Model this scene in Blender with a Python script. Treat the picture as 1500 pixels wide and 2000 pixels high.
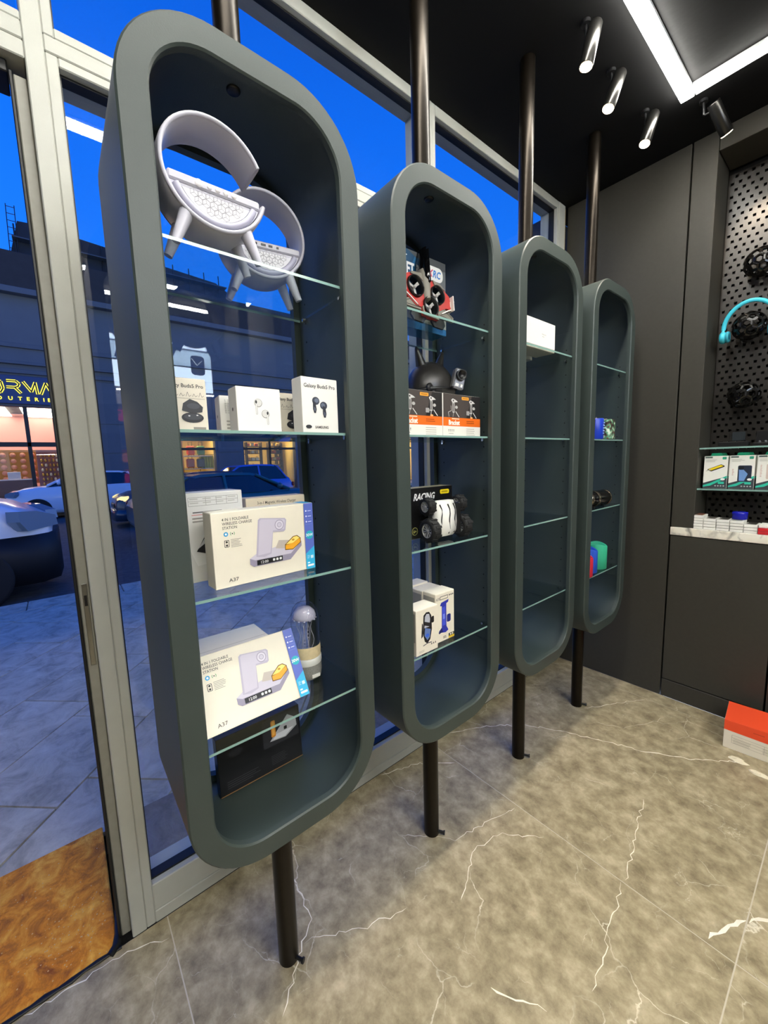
import bpy, bmesh, math, random
from mathutils import Matrix, Vector
from mathutils.geometry import tessellate_polygon
random.seed(7)
R = math.radians
for o in list(bpy.data.objects): bpy.data.objects.remove(o)
scene = bpy.context.scene
C = scene.collection

# ------------------------------------------------------------------ camera
cam_data = bpy.data.cameras.new('camera'); cam = bpy.data.objects.new('camera', cam_data); C.objects.link(cam)
F, YAW, PITCH, ROLL = 767.54, 0.9037, -0.1213, -0.0328
fwd = Vector((-math.sin(YAW)*math.cos(PITCH), math.cos(YAW)*math.cos(PITCH), math.sin(PITCH)))
right = Vector((math.cos(YAW), math.sin(YAW), 0)); up = right.cross(fwd)
r2 = right*math.cos(ROLL) + up*math.sin(ROLL); u2 = -right*math.sin(ROLL) + up*math.cos(ROLL)
m = Matrix((r2, u2, -fwd)).transposed().to_4x4(); m.translation = (0.8178, -0.1374, 1.4241)
cam.matrix_world = m
cam_data.sensor_fit = 'VERTICAL'; cam_data.sensor_height = 32.0; cam_data.sensor_width = 24.0
cam_data.lens = F/2000*32.0
cam_data.shift_x = (750-724.26)/2000; cam_data.shift_y = (996.26-1000)/2000
cam_data.clip_start = 0.02; cam_data.clip_end = 300
scene.camera = cam

# ------------------------------------------------------------------ colour management, sky
scene.view_settings.view_transform = 'Standard'; scene.view_settings.look = 'None'
scene.view_settings.gamma = 1.0; scene.view_settings.use_curve_mapping = False
scene.view_settings.exposure = 0.0
LED = 98.0          # linear lamps
SPOT_W = 18.0       # spotlights
world = bpy.data.worlds.new('dusk_sky'); scene.world = world; world.use_nodes = True
nt = world.node_tree; nt.nodes.clear()
tc = nt.nodes.new('ShaderNodeTexCoord'); sp = nt.nodes.new('ShaderNodeSeparateXYZ'); rp = nt.nodes.new('ShaderNodeValToRGB')
bg = nt.nodes.new('ShaderNodeBackground'); wo = nt.nodes.new('ShaderNodeOutputWorld')
nt.links.new(tc.outputs['Generated'], sp.inputs[0]); nt.links.new(sp.outputs['Z'], rp.inputs[0])
nt.links.new(rp.outputs[0], bg.inputs[0]); nt.links.new(bg.outputs[0], wo.inputs[0])
cr = rp.color_ramp
cr.elements[0].position = 0.0; cr.elements[0].color = (0.70, 0.80, 1.0, 1)
cr.elements[1].position = 0.95; cr.elements[1].color = (0.002, 0.045, 0.40, 1)
for p_, c_ in ((0.14, (0.28, 0.46, 0.92)), (0.32, (0.010, 0.16, 0.82)), (0.6, (0.004, 0.115, 0.70))):
    e = cr.elements.new(p_); e.color = (*c_, 1)
bg.inputs[1].default_value = 1.5

# ------------------------------------------------------------------ materials
def lin(h):
    h = h.lstrip('#'); v = [int(h[i:i+2], 16)/255 for i in (0, 2, 4)]
    return tuple(c/12.92 if c <= .04045 else ((c+.055)/1.055)**2.4 for c in v)
MATS = {}
def mat(name, col, rough=.5, metal=0., spec=.5, noise=0., nscale=40., bump=0., bscale=200., emit=0., trans=0., coat=0.):
    if name in MATS: return MATS[name]
    mt = bpy.data.materials.new(name); mt.use_nodes = True; n = mt.node_tree; b = n.nodes['Principled BSDF']
    c = lin(col) if isinstance(col, str) else col
    b.inputs['Base Color'].default_value = (*c, 1); b.inputs['Roughness'].default_value = rough
    b.inputs['Metallic'].default_value = metal; b.inputs['Specular IOR Level'].default_value = spec
    if coat: b.inputs['Coat Weight'].default_value = coat; b.inputs['Coat Roughness'].default_value = .08
    if trans: b.inputs['Transmission Weight'].default_value = trans
    if emit:
        b.inputs['Emission Color'].default_value = (*c, 1); b.inputs['Emission Strength'].default_value = emit
    if noise or bump:
        t = n.nodes.new('ShaderNodeTexCoord')
    if noise:
        nz = n.nodes.new('ShaderNodeTexNoise'); nz.inputs['Scale'].default_value = nscale; nz.inputs['Detail'].default_value = 6
        n.links.new(t.outputs['Object'], nz.inputs['Vector'])
        mr = n.nodes.new('ShaderNodeMapRange'); mr.inputs[1].default_value = .25; mr.inputs[2].default_value = .75
        mr.inputs[3].default_value = 1-noise; mr.inputs[4].default_value = 1+noise
        n.links.new(nz.outputs['Fac'], mr.inputs[0])
        vm = n.nodes.new('ShaderNodeVectorMath'); vm.operation = 'SCALE'; vm.inputs[0].default_value = c
        n.links.new(mr.outputs[0], vm.inputs['Scale']); n.links.new(vm.outputs[0], b.inputs['Base Color'])
    if bump:
        nb = n.nodes.new('ShaderNodeTexNoise'); nb.inputs['Scale'].default_value = bscale; nb.inputs['Detail'].default_value = 4
        n.links.new(t.outputs['Object'], nb.inputs['Vector'])
        bp = n.nodes.new('ShaderNodeBump'); bp.inputs['Strength'].default_value = bump; bp.inputs['Distance'].default_value = .002
        n.links.new(nb.outputs['Fac'], bp.inputs['Height']); n.links.new(bp.outputs[0], b.inputs['Normal'])
    MATS[name] = mt; return mt
def pm(h):                       # printed ink / plain card colour
    return mat('ink_'+h.strip('#'), h, .45)
def clear_glass(name, tint=(1, 1, 1), base=.045, gain=.9):
    if name in MATS: return MATS[name]
    mt = bpy.data.materials.new(name); mt.use_nodes = True; n = mt.node_tree; n.nodes.clear()
    o = n.nodes.new('ShaderNodeOutputMaterial'); mx = n.nodes.new('ShaderNodeMixShader')
    tr = n.nodes.new('ShaderNodeBsdfTransparent'); tr.inputs[0].default_value = (*tint, 1)
    gl = n.nodes.new('ShaderNodeBsdfGlossy'); gl.inputs['Roughness'].default_value = 0.0
    lw = n.nodes.new('ShaderNodeLayerWeight'); lw.inputs[0].default_value = .5
    pw = n.nodes.new('ShaderNodeMath'); pw.operation = 'POWER'; pw.inputs[1].default_value = 5
    ma = n.nodes.new('ShaderNodeMath'); ma.operation = 'MULTIPLY_ADD'; ma.inputs[1].default_value = gain; ma.inputs[2].default_value = base
    n.links.new(lw.outputs['Facing'], pw.inputs[0]); n.links.new(pw.outputs[0], ma.inputs[0]); n.links.new(ma.outputs[0], mx.inputs[0])
    n.links.new(tr.outputs[0], mx.inputs[1]); n.links.new(gl.outputs[0], mx.inputs[2]); n.links.new(mx.outputs[0], o.inputs[0])
    MATS[name] = mt; return mt
def emitter(name, col, s):
    if name in MATS: return MATS[name]
    mt = bpy.data.materials.new(name); mt.use_nodes = True; n = mt.node_tree; n.nodes.clear()
    o = n.nodes.new('ShaderNodeOutputMaterial'); e = n.nodes.new('ShaderNodeEmission')
    e.inputs[0].default_value = (*lin(col), 1); e.inputs[1].default_value = s; n.links.new(e.outputs[0], o.inputs[0])
    MATS[name] = mt; return mt
def stone(name, dark, mid, light, vein=None, scale=3., rough=.45, vscale=2.2, bump=.25, bscale=60., rnd=10., vw=.012, dist=.6):
    """mottled stone; optional thin pale veins that follow distorted cell borders"""
    if name in MATS: return MATS[name]
    mt = bpy.data.materials.new(name); mt.use_nodes = True; n = mt.node_tree; b = n.nodes['Principled BSDF']
    L = n.links.new
    g = n.nodes.new('ShaderNodeNewGeometry'); oi = n.nodes.new('ShaderNodeObjectInfo')
    mu = n.nodes.new('ShaderNodeMath'); mu.operation = 'MULTIPLY'; mu.inputs[1].default_value = rnd; L(oi.outputs['Random'], mu.inputs[0])
    ad = n.nodes.new('ShaderNodeVectorMath'); ad.operation = 'ADD'; L(g.outputs['Position'], ad.inputs[0]); L(mu.outputs[0], ad.inputs[1])
    n1 = n.nodes.new('ShaderNodeTexNoise'); n1.inputs['Scale'].default_value = scale; n1.inputs['Detail'].default_value = 10; n1.inputs['Roughness'].default_value = .68
    n1.inputs['Distortion'].default_value = dist; L(ad.outputs[0], n1.inputs['Vector'])
    rp = n.nodes.new('ShaderNodeValToRGB'); L(n1.outputs['Fac'], rp.inputs[0])
    rp.color_ramp.elements[0].position = .32; rp.color_ramp.elements[0].color = (*lin(dark), 1)
    rp.color_ramp.elements[1].position = .70; rp.color_ramp.elements[1].color = (*lin(light), 1)
    e = rp.color_ramp.elements.new(.5); e.color = (*lin(mid), 1)
    out = rp.outputs[0]
    if vein:
        for k, (vs, w, amt) in enumerate(((vscale, vw, .85), (vscale*2.7, vw*.9, .5))):
            nd = n.nodes.new('ShaderNodeTexNoise'); nd.inputs['Scale'].default_value = vs*1.6; nd.inputs['Detail'].default_value = 8; L(ad.outputs[0], nd.inputs['Vector'])
            sc = n.nodes.new('ShaderNodeVectorMath'); sc.operation = 'SCALE'; sc.inputs['Scale'].default_value = .6/vs; L(nd.outputs['Color'], sc.inputs[0])
            a2 = n.nodes.new('ShaderNodeVectorMath'); a2.operation = 'ADD'; L(ad.outputs[0], a2.inputs[0]); L(sc.outputs[0], a2.inputs[1])
            vo = n.nodes.new('ShaderNodeTexVoronoi'); vo.feature = 'DISTANCE_TO_EDGE'; vo.inputs['Scale'].default_value = vs; L(a2.outputs[0], vo.inputs['Vector'])
            mr = n.nodes.new('ShaderNodeMapRange'); mr.inputs[1].default_value = 0; mr.inputs[2].default_value = w; mr.inputs[3].default_value = 1; mr.inputs[4].default_value = 0; L(vo.outputs['Distance'], mr.inputs[0])
            nm = n.nodes.new('ShaderNodeTexNoise'); nm.inputs['Scale'].default_value = vs*1.1; nm.inputs['Detail'].default_value = 3; L(a2.outputs[0], nm.inputs['Vector'])
            m2 = n.nodes.new('ShaderNodeMapRange'); m2.inputs[1].default_value = .50; m2.inputs[2].default_value = .66; m2.inputs[3].default_value = 0; m2.inputs[4].default_value = amt; L(nm.outputs['Fac'], m2.inputs[0])
            mm = n.nodes.new('ShaderNodeMath'); mm.operation = 'MULTIPLY'; L(mr.outputs[0], mm.inputs[0]); L(m2.outputs[0], mm.inputs[1])
            mx = n.nodes.new('ShaderNodeMix'); mx.data_type = 'RGBA'; L(mm.outputs[0], mx.inputs[0]); L(out, mx.inputs[6]); mx.inputs[7].default_value = (*lin(vein), 1)
            out = mx.outputs[2]
    L(out, b.inputs['Base Color']); b.inputs['Roughness'].default_value = rough
    nb = n.nodes.new('ShaderNodeTexNoise'); nb.inputs['Scale'].default_value = bscale; nb.inputs['Detail'].default_value = 6; L(ad.outputs[0], nb.inputs['Vector'])
    bp = n.nodes.new('ShaderNodeBump'); bp.inputs['Strength'].default_value = bump; bp.inputs['Distance'].default_value = .004
    L(nb.outputs['Fac'], bp.inputs['Height']); L(bp.outputs[0], b.inputs['Normal'])
    MATS[name] = mt; return mt

M_CAB = mat('slate_paint', '#37413e', .46, noise=.06, nscale=9, bump=.12, bscale=350)
M_POLE = mat('black_pole', '#221d17', .3, metal=.8, noise=.1)
M_FRAME = mat('grey_powder_coat', '#b8b9b0', .5, noise=.05, nscale=12, bump=.2, bscale=900)
M_FRAME_D = mat('grey_profile_groove', '#8f8d82', .45, noise=.08)
M_GASKET = mat('black_gasket', '#0b0b0b', .5)
M_BLACK = mat('black_plastic', '#101012', .38)
M_BLACKM = mat('black_matte', '#141416', .7)
M_CEIL = mat('black_ceiling_paint', '#0d0d0e', .7, spec=.2, noise=.15, nscale=3, bump=.3, bscale=30)
M_WALL = mat('charcoal_panel', '#393731', .55, spec=.3, noise=.06, nscale=60, bump=.1, bscale=500)
M_CHROME = mat('chrome', '#d8d8d8', .15, metal=1.)
M_STEEL = mat('brushed_steel', '#9a9a98', .3, metal=1.)
M_GLASS = clear_glass('window_glass', (.97, .985, .98), .05)
M_SHELF = clear_glass('shelf_glass', (.93, .97, .955), .04)
M_DOME = clear_glass('dome_glass', (.97, .97, .98), .05)
M_EDGE = mat('glass_edge', '#86aaa2', .12, spec=.8)
M_CARD = mat('off_white_card', '#ece4d2', .5, noise=.02, nscale=30)
M_CARDW = mat('white_card', '#f1efe8', .42)
M_CARDG = mat('grey_card', '#b9b6ae', .5)
M_LILAC = mat('pale_lilac_plastic', '#bdbcc8', .35)
M_TILE = stone('grey_marble_tile', '#7a6e55', '#9f9274', '#c0b394', vein='#efe8d4', scale=17, rough=.33, vscale=3.4, bump=.04, vw=.007, dist=.15)
M_VEIN = mat('white_marble_vein', '#f2ecdc', .3, noise=.12, nscale=50)
M_GROUT = mat('pale_grout', '#c4bcab', .7)
M_PAVER = stone('slate_paver', '#9a9280', '#c2b9a4', '#d8d0bb', scale=7, rough=.75, bump=.5, bscale=45)
M_MARBLE = stone('white_marble_counter', '#d9d2bf', '#efe9da', '#f6f2e6', vein='#77736a', scale=3, rough=.22, vscale=6, bump=0, vw=.09)
M_ASPH = stone('asphalt', '#3e3e3e', '#4c4c4b', '#5c5b59', scale=9, rough=.8, bump=.5, bscale=120)

# ------------------------------------------------------------------ mesh building
class MB:
    def __init__(s): s.v = []; s.f = []; s.m = []; s.s = []; s.M = Matrix.Identity(4)
    def add(s, vs, fs, mi=0, smooth=False):
        k = len(s.v)
        s.v += [tuple(s.M @ Vector(p)) for p in vs]
        for f in fs: s.f.append(tuple(i+k for i in f)); s.m.append(mi); s.s.append(smooth)
        return s
    def box(s, c, d, mi=0, bev=0.):
        x, y, z = c; a, b, h = d[0]/2, d[1]/2, d[2]/2
        if bev <= 0:
            vs = [(x+i*a, y+j*b, z+k*h) for i in (-1, 1) for j in (-1, 1) for k in (-1, 1)]
            return s.add(vs, [(0, 1, 3, 2), (4, 6, 7, 5), (0, 4, 5, 1), (2, 3, 7, 6), (0, 2, 6, 4), (1, 5, 7, 3)], mi)
        e = min(bev, a*.49, b*.49, h*.49); vs = []; ix = {}
        for i in (-1, 1):
            for j in (-1, 1):
                for k in (-1, 1):
                    for ax in range(3):
                        q = [i*(a-e), j*(b-e), k*(h-e)]; q[ax] = (i*a, j*b, k*h)[ax]
                        ix[i, j, k, ax] = len(vs); vs.append((x+q[0], y+q[1], z+q[2]))
        fs = []
        cyc = [(-1, -1), (1, -1), (1, 1), (-1, 1)]
        for ax in range(3):
            for sg in (-1, 1):
                def key(p):
                    q = [0, 0, 0]; q[ax] = sg; q[(ax+1) % 3] = p[0]; q[(ax+2) % 3] = p[1]; return ix[(*q, ax)]
                l = [key(p) for p in cyc]; fs.append(tuple(l if sg > 0 else l[::-1]))
        for ax in range(3):                      # edge bevels running along ax
            b1, c1 = (ax+1) % 3, (ax+2) % 3
            for s1 in (-1, 1):
                for s2 in (-1, 1):
                    def kk(t, face):
                        q = [0, 0, 0]; q[ax] = t; q[b1] = s1; q[c1] = s2; return ix[(*q, face)]
                    l = [kk(-1, b1), kk(1, b1), kk(1, c1), kk(-1, c1)]
                    fs.append(tuple(l[::-1] if s1*s2 > 0 else l))
        for i in (-1, 1):
            for j in (-1, 1):
                for k in (-1, 1):
                    l = [ix[i, j, k, 0], ix[i, j, k, 1], ix[i, j, k, 2]]
                    fs.append(tuple(l if i*j*k > 0 else l[::-1]))
        return s.add(vs, fs, mi)
    def tube(s, pts, r, n=10, mi=0, caps=True, smooth=True, flat=None):
        pts = [Vector(p) for p in pts]; rs = r if isinstance(r, (list, tuple)) else [r]*len(pts)
        vs = []; fs = []; prev = None
        for i, p in enumerate(pts):
            t = (pts[min(i+1, len(pts)-1)]-pts[max(i-1, 0)]).normalized()
            if prev is None:
                a = Vector((0, 0, 1)) if abs(t.z) < .9 else Vector((1, 0, 0)); u = t.cross(a).normalized()
            else: u = (prev - t*prev.dot(t)).normalized()
            prev = u; w = t.cross(u)
            for k in range(n):
                an = 2*math.pi*k/n; vs.append(tuple(p + (u*math.cos(an) + w*math.sin(an)*(flat or 1))*rs[i]))
        for i in range(len(pts)-1):
            for k in range(n):
                a = i*n+k; b = i*n+(k+1) % n; fs.append((a, b, b+n, a+n))
        s.add(vs, fs, mi, smooth)
        if caps:
            s.add(vs[:n], [tuple(range(n))[::-1]], mi); s.add(vs[-n:], [tuple(range(n))], mi)
        return s
    def lathe(s, prof, c=(0, 0, 0), axis='z', n=24, mi=0, smooth=True, a0=0., a1=2*math.pi):
        full = abs(a1-a0-2*math.pi) < 1e-6; cols = n if full else n+1; vs = []; fs = []
        for k in range(cols):
            an = a0+(a1-a0)*k/n; ca, sa = math.cos(an), math.sin(an)
            for (r, h) in prof:
                p = {'z': (r*ca, r*sa, h), 'x': (h, r*ca, r*sa), 'y': (r*sa, h, r*ca)}[axis]
                vs.append((p[0]+c[0], p[1]+c[1], p[2]+c[2]))
        q = len(prof)
        for k in range(n):
            for i in range(q-1):
                a = k*q+i; b = ((k+1) % cols)*q+i; fs.append((a, b, b+1, a+1))
        return s.add(vs, fs, mi, smooth)
    def prism(s, poly, to3, h0, h1, mi=0, holes=(), smooth_side=False, cap0=True):
        """poly in 2D (ccw), extruded from h0 to h1; to3(u,v,h) gives the point"""
        loops = [list(poly)]+[list(h) for h in holes]
        flat = [p for l in loops for p in l]
        tri = tessellate_polygon([[Vector((p[0], p[1], 0)) for p in l] for l in loops])
        def area(t):
            a, b, c = (flat[i] for i in t); return (b[0]-a[0])*(c[1]-a[1])-(b[1]-a[1])*(c[0]-a[0])
        tri = [tuple(t) if area(t) > 0 else tuple(t)[::-1] for t in tri]
        s.add([to3(p[0], p[1], h1) for p in flat], tri, mi)
        if h0 == h1: return s
        if cap0: s.add([to3(p[0], p[1], h0) for p in flat], [t[::-1] for t in tri], mi)
        for li, l in enumerate(loops):
            ar = sum(l[i][0]*l[(i+1) % len(l)][1]-l[(i+1) % len(l)][0]*l[i][1] for i in range(len(l)))
            if (ar > 0) != (li == 0): l = l[::-1]
            n = len(l); vs = [to3(p[0], p[1], h0) for p in l]+[to3(p[0], p[1], h1) for p in l]
            s.add(vs, [(i, (i+1) % n, n+(i+1) % n, n+i) for i in range(n)], mi, smooth_side)
        return s
    def loft(s, rings, mi=0, smooth=True, caps=True):
        n = len(rings[0]); vs = [p for r in rings for p in r]; fs = []
        for i in range(len(rings)-1):
            for k in range(n):
                a = i*n+k; b = i*n+(k+1) % n; fs.append((a, b, b+n, a+n))
        s.add(vs, fs, mi, smooth)
        if caps: s.add(rings[0], [tuple(range(n))[::-1]], mi); s.add(rings[-1], [tuple(range(n))], mi)
        return s
    def build(s, name, mats, parent=None, loc=None, rot=None, recalc=False):
        me = bpy.data.meshes.new(name); me.from_pydata(s.v, [], s.f)
        for mt in (mats if isinstance(mats, (list, tuple)) else [mats]): me.materials.append(mt)
        me.polygons.foreach_set('material_index', s.m); me.polygons.foreach_set('use_smooth', s.s)
        if recalc:
            bm = bmesh.new(); bm.from_mesh(me); bmesh.ops.remove_doubles(bm, verts=bm.verts, dist=1e-6)
            bmesh.ops.recalc_face_normals(bm, faces=bm.faces); bm.to_mesh(me); bm.free()
        me.update(); o = bpy.data.objects.new(name, me); C.objects.link(o)
        if parent: o.parent = parent
        if loc: o.location = loc
        if rot: o.rotation_euler = rot
        return o
def tag(o, label=None, cat=None, group=None, kind=None):
    if label: o['label'] = label
    if cat: o['category'] = cat
    if group: o['group'] = group
    if kind: o['kind'] = kind
    return o
def thing(name, label, cat, loc=(0, 0, 0), rz=0., group=None, rot=None, kind=None):
    o = bpy.data.objects.new(name, None); C.objects.link(o); o.location = loc
    o.rotation_euler = rot if rot else (0, 0, rz); o.empty_display_size = .05
    return tag(o, label, cat, group, kind)
def struct(name, label=None, loc=(0, 0, 0)):
    return thing(name, label, None, loc, kind='structure')
def copy_tree(o, parent=None):
    c = o.copy(); C.objects.link(c); c.parent = parent
    for ch in list(o.children): copy_tree(ch, c)
    return c
def XY(u, v, h): return (u, v, h)            # polygon on the ground
def YZ(u, v, h): return (h, u, v)            # polygon facing +x
def XZ(u, v, h): return (u, -h, v)           # polygon facing -y
def circ(cx, cy, r, n=20, ry=None, a0=0): return [(cx+r*math.cos(a0+2*math.pi*k/n), cy+(ry or r)*math.sin(a0+2*math.pi*k/n)) for k in range(n)]
def rrect(w, h, r, n=8, cx=0., cy=0.):
    """rounded rectangle centred on cx, cy, ccw"""
    out = []
    for (sx, sy, a0) in ((1, -1, -90), (1, 1, 0), (-1, 1, 90), (-1, -1, 180)):
        for k in range(n+1):
            a = R(a0+90*k/n); out.append((cx+sx*(w/2-r)+r*math.cos(a), cy+sy*(h/2-r)+r*math.sin(a)))
    return out

# ------------------------------------------------------------------ lettering
TXT = {}
def text_tris(body, bold=0.0):
    key = (body, bold)
    if key in TXT: return TXT[key]
    cu = bpy.data.curves.new('t', 'FONT'); cu.body = body; cu.size = 1.0; cu.resolution_u = 2; cu.offset = bold
    ob = bpy.data.objects.new('t', cu); C.objects.link(ob); bpy.context.view_layer.update()
    dg = bpy.context.evaluated_depsgraph_get(); me = ob.evaluated_get(dg).to_mesh()
    vs = [(v.co.x, v.co.y) for v in me.vertices]; fs = [tuple(p.vertices) for p in me.polygons]
    ob.evaluated_get(dg).to_mesh_clear(); bpy.data.objects.remove(ob); bpy.data.curves.remove(cu)
    x0 = min(v[0] for v in vs); x1 = max(v[0] for v in vs)
    vs = [(v[0]-x0, v[1]) for v in vs]
    def ar(f):
        return sum(vs[f[i]][0]*vs[f[(i+1) % len(f)]][1]-vs[f[(i+1) % len(f)]][0]*vs[f[i]][1] for i in range(len(f)))
    fs = [f if ar(f) > 0 else f[::-1] for f in fs]
    TXT[key] = (vs, fs, x1-x0); return TXT[key]
for t_ in ('Galaxy Buds5 Pro', 'SAMSUNG', '4 IN 1 FOLDABLE', 'WIRELESS CHARGE', 'STATION', '30W', 'A37', '12:00', '3-in-1 Magnetic Wireless Charger',
           'RACING', 'CXRC', 'CRAFT', 'AT', 'Bracket', 'ORMA', 'OUTERIE', 'AUTO', '6+', 'Mobile phone'): text_tris(t_)
class Print:
    """flat print on a card face: u to the right, v up, both in metres from the lower left corner"""
    def __init__(s, to3): s.mb = MB(); s.mats = []; s.to3 = to3; s.e = .0003
    def mi(s, h):
        mt = h if not isinstance(h, str) else pm(h)
        if mt not in s.mats: s.mats.append(mt)
        return s.mats.index(mt)
    def poly(s, pts, h): s.mb.prism(pts, s.to3, s.e, s.e, s.mi(h)); s.e += .00006; return s
    def rect(s, u0, v0, u1, v1, h): return s.poly([(u0, v0), (u1, v0), (u1, v1), (u0, v1)], h)
    def rr(s, u0, v0, u1, v1, r, h): return s.poly(rrect(u1-u0, v1-v0, r, 5, (u0+u1)/2, (v0+v1)/2), h)
    def disc(s, u, v, r, h, ry=None, n=20): return s.poly(circ(u, v, r, n, ry), h)
    def line(s, pts, w, h):
        for a, b in zip(pts, pts[1:]):
            d = Vector((b[0]-a[0], b[1]-a[1])); d.normalize(); n = Vector((-d.y, d.x))*w/2
            s.mb.prism([(a[0]-n.x, a[1]-n.y), (b[0]-n.x, b[1]-n.y), (b[0]+n.x, b[1]+n.y), (a[0]+n.x, a[1]+n.y)], s.to3, s.e, s.e, s.mi(h))
        s.e += .00006; return s
    def lines(s, u0, v1, w, n, step, th, h, vary=.35):
        for k in range(n):
            s.rect(u0, v1-k*step-th, u0+w*(1-vary*random.random()), v1-k*step, h); s.e -= .00006
        s.e += .00006; return s
    def text(s, u, v, size, body, h, align='l', bold=0., sx=1., shear=0.):
        vs, fs, w = text_tris(body, bold); o = {'l': 0, 'c': -w*size*sx/2, 'r': -w*size*sx}[align]
        s.mb.add([s.to3(u+o+(p[0]*sx+p[1]*shear)*size, v+p[1]*size, s.e) for p in vs], fs, s.mi(h)); s.e += .00006; return s
    def build(s, name, parent): return s.mb.build(name, s.mats, parent)
def face(w, h, d, which='front'):
    return {'front': lambda u, v, e: (d/2+e, u-w/2, v), 'left': lambda u, v, e: (u-d/2, -w/2-e, v),
            'right': lambda u, v, e: (d/2-u, w/2+e, v),
            'top': lambda u, v, e: (d/2-v, u-w/2, h+e)}[which]
def carton(name, label, cat, loc, dims, card, rz=0., group=None, rot=None, side=None, flap=True, lidseam=0.):
    """card box: w along y, d along x, h up; origin at the middle of its base. body, tuck flap or lid"""
    w, h, d = dims; t = thing(name, label, cat, loc, rz, group, rot)
    if lidseam:
        MB().box((0, 0, (h-lidseam)/2), (d-.0016, w-.0016, h-lidseam), 0, .0008).build('box_base', side or card, t)
        MB().box((0, 0, h-lidseam/2), (d, w, lidseam), 0, .0012).build('box_lid', card, t)
    else:
        b = MB().box((0, 0, (h-.0012)/2), (d, w, h-.0012), 0, .0010); b.build('carton_body', card, t)
        if flap:
            MB().box((.0008, 0, h-.0006), (d-.003, w-.0015, .0012), 0, .0003).build('tuck_flap', side or card, t)
    return t

# ================================================================== THE ROOM
XW, XR, YF, YB, ZC = -.475, 3.2, -2.8, 2.53, 2.963
floor = struct('floor', 'grey marble tiled shop floor with pale veins')
MB().box(((XW+XR)/2, (YF+YB)/2, -.0256), (XR-XW, YB-YF, .05)).build('grout_bed', M_GROUT, floor)
def clip(poly, x0, x1, y0, y1):
    for ax, val, keep in ((0, x0, 1), (0, x1, -1), (1, y0, 1), (1, y1, -1)):
        out = []
        for i in range(len(poly)):
            a, b = poly[i], poly[(i+1) % len(poly)]; ia = (a[ax]-val)*keep >= 0; ib = (b[ax]-val)*keep >= 0
            if ia: out.append(a)
            if ia != ib:
                t = (val-a[ax])/(b[ax]-a[ax]); out.append((a[0]+t*(b[0]-a[0]), a[1]+t*(b[1]-a[1])))
        poly = out
        if len(poly) < 3: return []
    return poly
TX = [-.51, .69, 1.89, 3.09, 4.29]; TY = [-3.644, -2.431, -1.218, -.005, 1.208, 2.421, 3.63]
tiles = {}
for i in range(4):
    for j in range(6):
        g = .0017
        p = clip([(TX[i]+g, TY[j]+g), (TX[i+1]-g, TY[j]+g), (TX[i+1]-g, TY[j+1]-g), (TX[i]+g, TY[j+1]-g)], XW+.001, XR-.001, YF+.001, YB-.001)
        if p: tiles[i, j] = MB().prism(p, XY, -.01, 0).build('tile', M_TILE, floor)
def vein(tile, pts, w, jit=.007):
    random.seed(int(pts[0][0]*1000)+9); fine = []
    for a, b in zip(pts, pts[1:]):
        n = max(2, int(math.dist(a, b)/.018))
        for k in range(n):
            t = k/n; fine.append((a[0]+(b[0]-a[0])*t+random.uniform(-jit, jit), a[1]+(b[1]-a[1])*t+random.uniform(-jit, jit)))
    fine.append(pts[-1]); mb = MB(); vs = []
    for k, p in enumerate(fine):
        q = fine[min(k+1, len(fine)-1)]; r = fine[max(k-1, 0)]; d = Vector((q[0]-r[0], q[1]-r[1])).normalized(); n = Vector((-d.y, d.x))
        ww = w*(.18+.5*random.random())*(1 if 0 < k < len(fine)-1 else .15)
        vs += [(p[0]-n.x*ww, p[1]-n.y*ww, .0001), (p[0]+n.x*ww, p[1]+n.y*ww, .0001)]
    mb.add(vs, [(2*k, 2*k+2, 2*k+3, 2*k+1) for k in range(len(fine)-1)]).build('vein', M_VEIN, tiles[tile], recalc=False)
vein((0, 4), [(-.449, 1.33), (-.344, 1.539), (-.234, 1.676), (-.071, 1.79), (.097, 1.868), (.251, 1.939), (.388, 2.03), (.56, 2.199)], .0045)
vein((0, 4), [(.628, 1.227), (.655, 1.308), (.688, 1.368)], .008, .006)
vein((1, 4), [(.692, 1.368), (.729, 1.422), (.80, 1.47)], .008, .006)
vein((0, 3), [(-.029, .175), (-.059, .214), (-.133, .298), (-.173, .349), (-.29, .361), (-.40, .386)], .0032)
vein((0, 3), [(-.133, .298), (-.10, .36), (-.04, .47), (.0, .60)], .0018)
vein((0, 3), [(-.47, .879), (-.411, 1.051), (-.297, 1.195)], .0035)
vein((0, 3), [(.289, .64), (.355, .681), (.405, .712)], .0045, .006)
vein((0, 4), [(.337, 1.63), (.373, 1.447), (.411, 1.22)], .0025)
vein((0, 3), [(.411, 1.20), (.437, 1.014), (.462, .842)], .0025)
vein((0, 4), [(-.085, 2.06), (.001, 2.227), (.108, 2.408)], .003)
vein((0, 4), [(.0, 1.98), (.12, 2.05), (.2, 2.2), (.23, 2.3)], .0016)
vein((0, 2), [(-.46, -.348), (-.452, -.239), (-.455, -.16), (-.44, -.103), (-.406, -.014)], .0035, .006)
vein((0, 3), [(.10, .75), (.02, .92), (.05, 1.05), (.16, 1.16)], .0022)
vein((0, 3), [(-.2, .75), (-.05, .9), (.02, 1.19)], .0016)
ceil = tag(MB().box(((XW+XR)/2-.05, (YF+YB)/2+.1, ZC+.05), (XR-XW+.1, YB-YF+.4, .1)).build('ceiling', M_CEIL), 'black painted shop ceiling', kind='structure')

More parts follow.
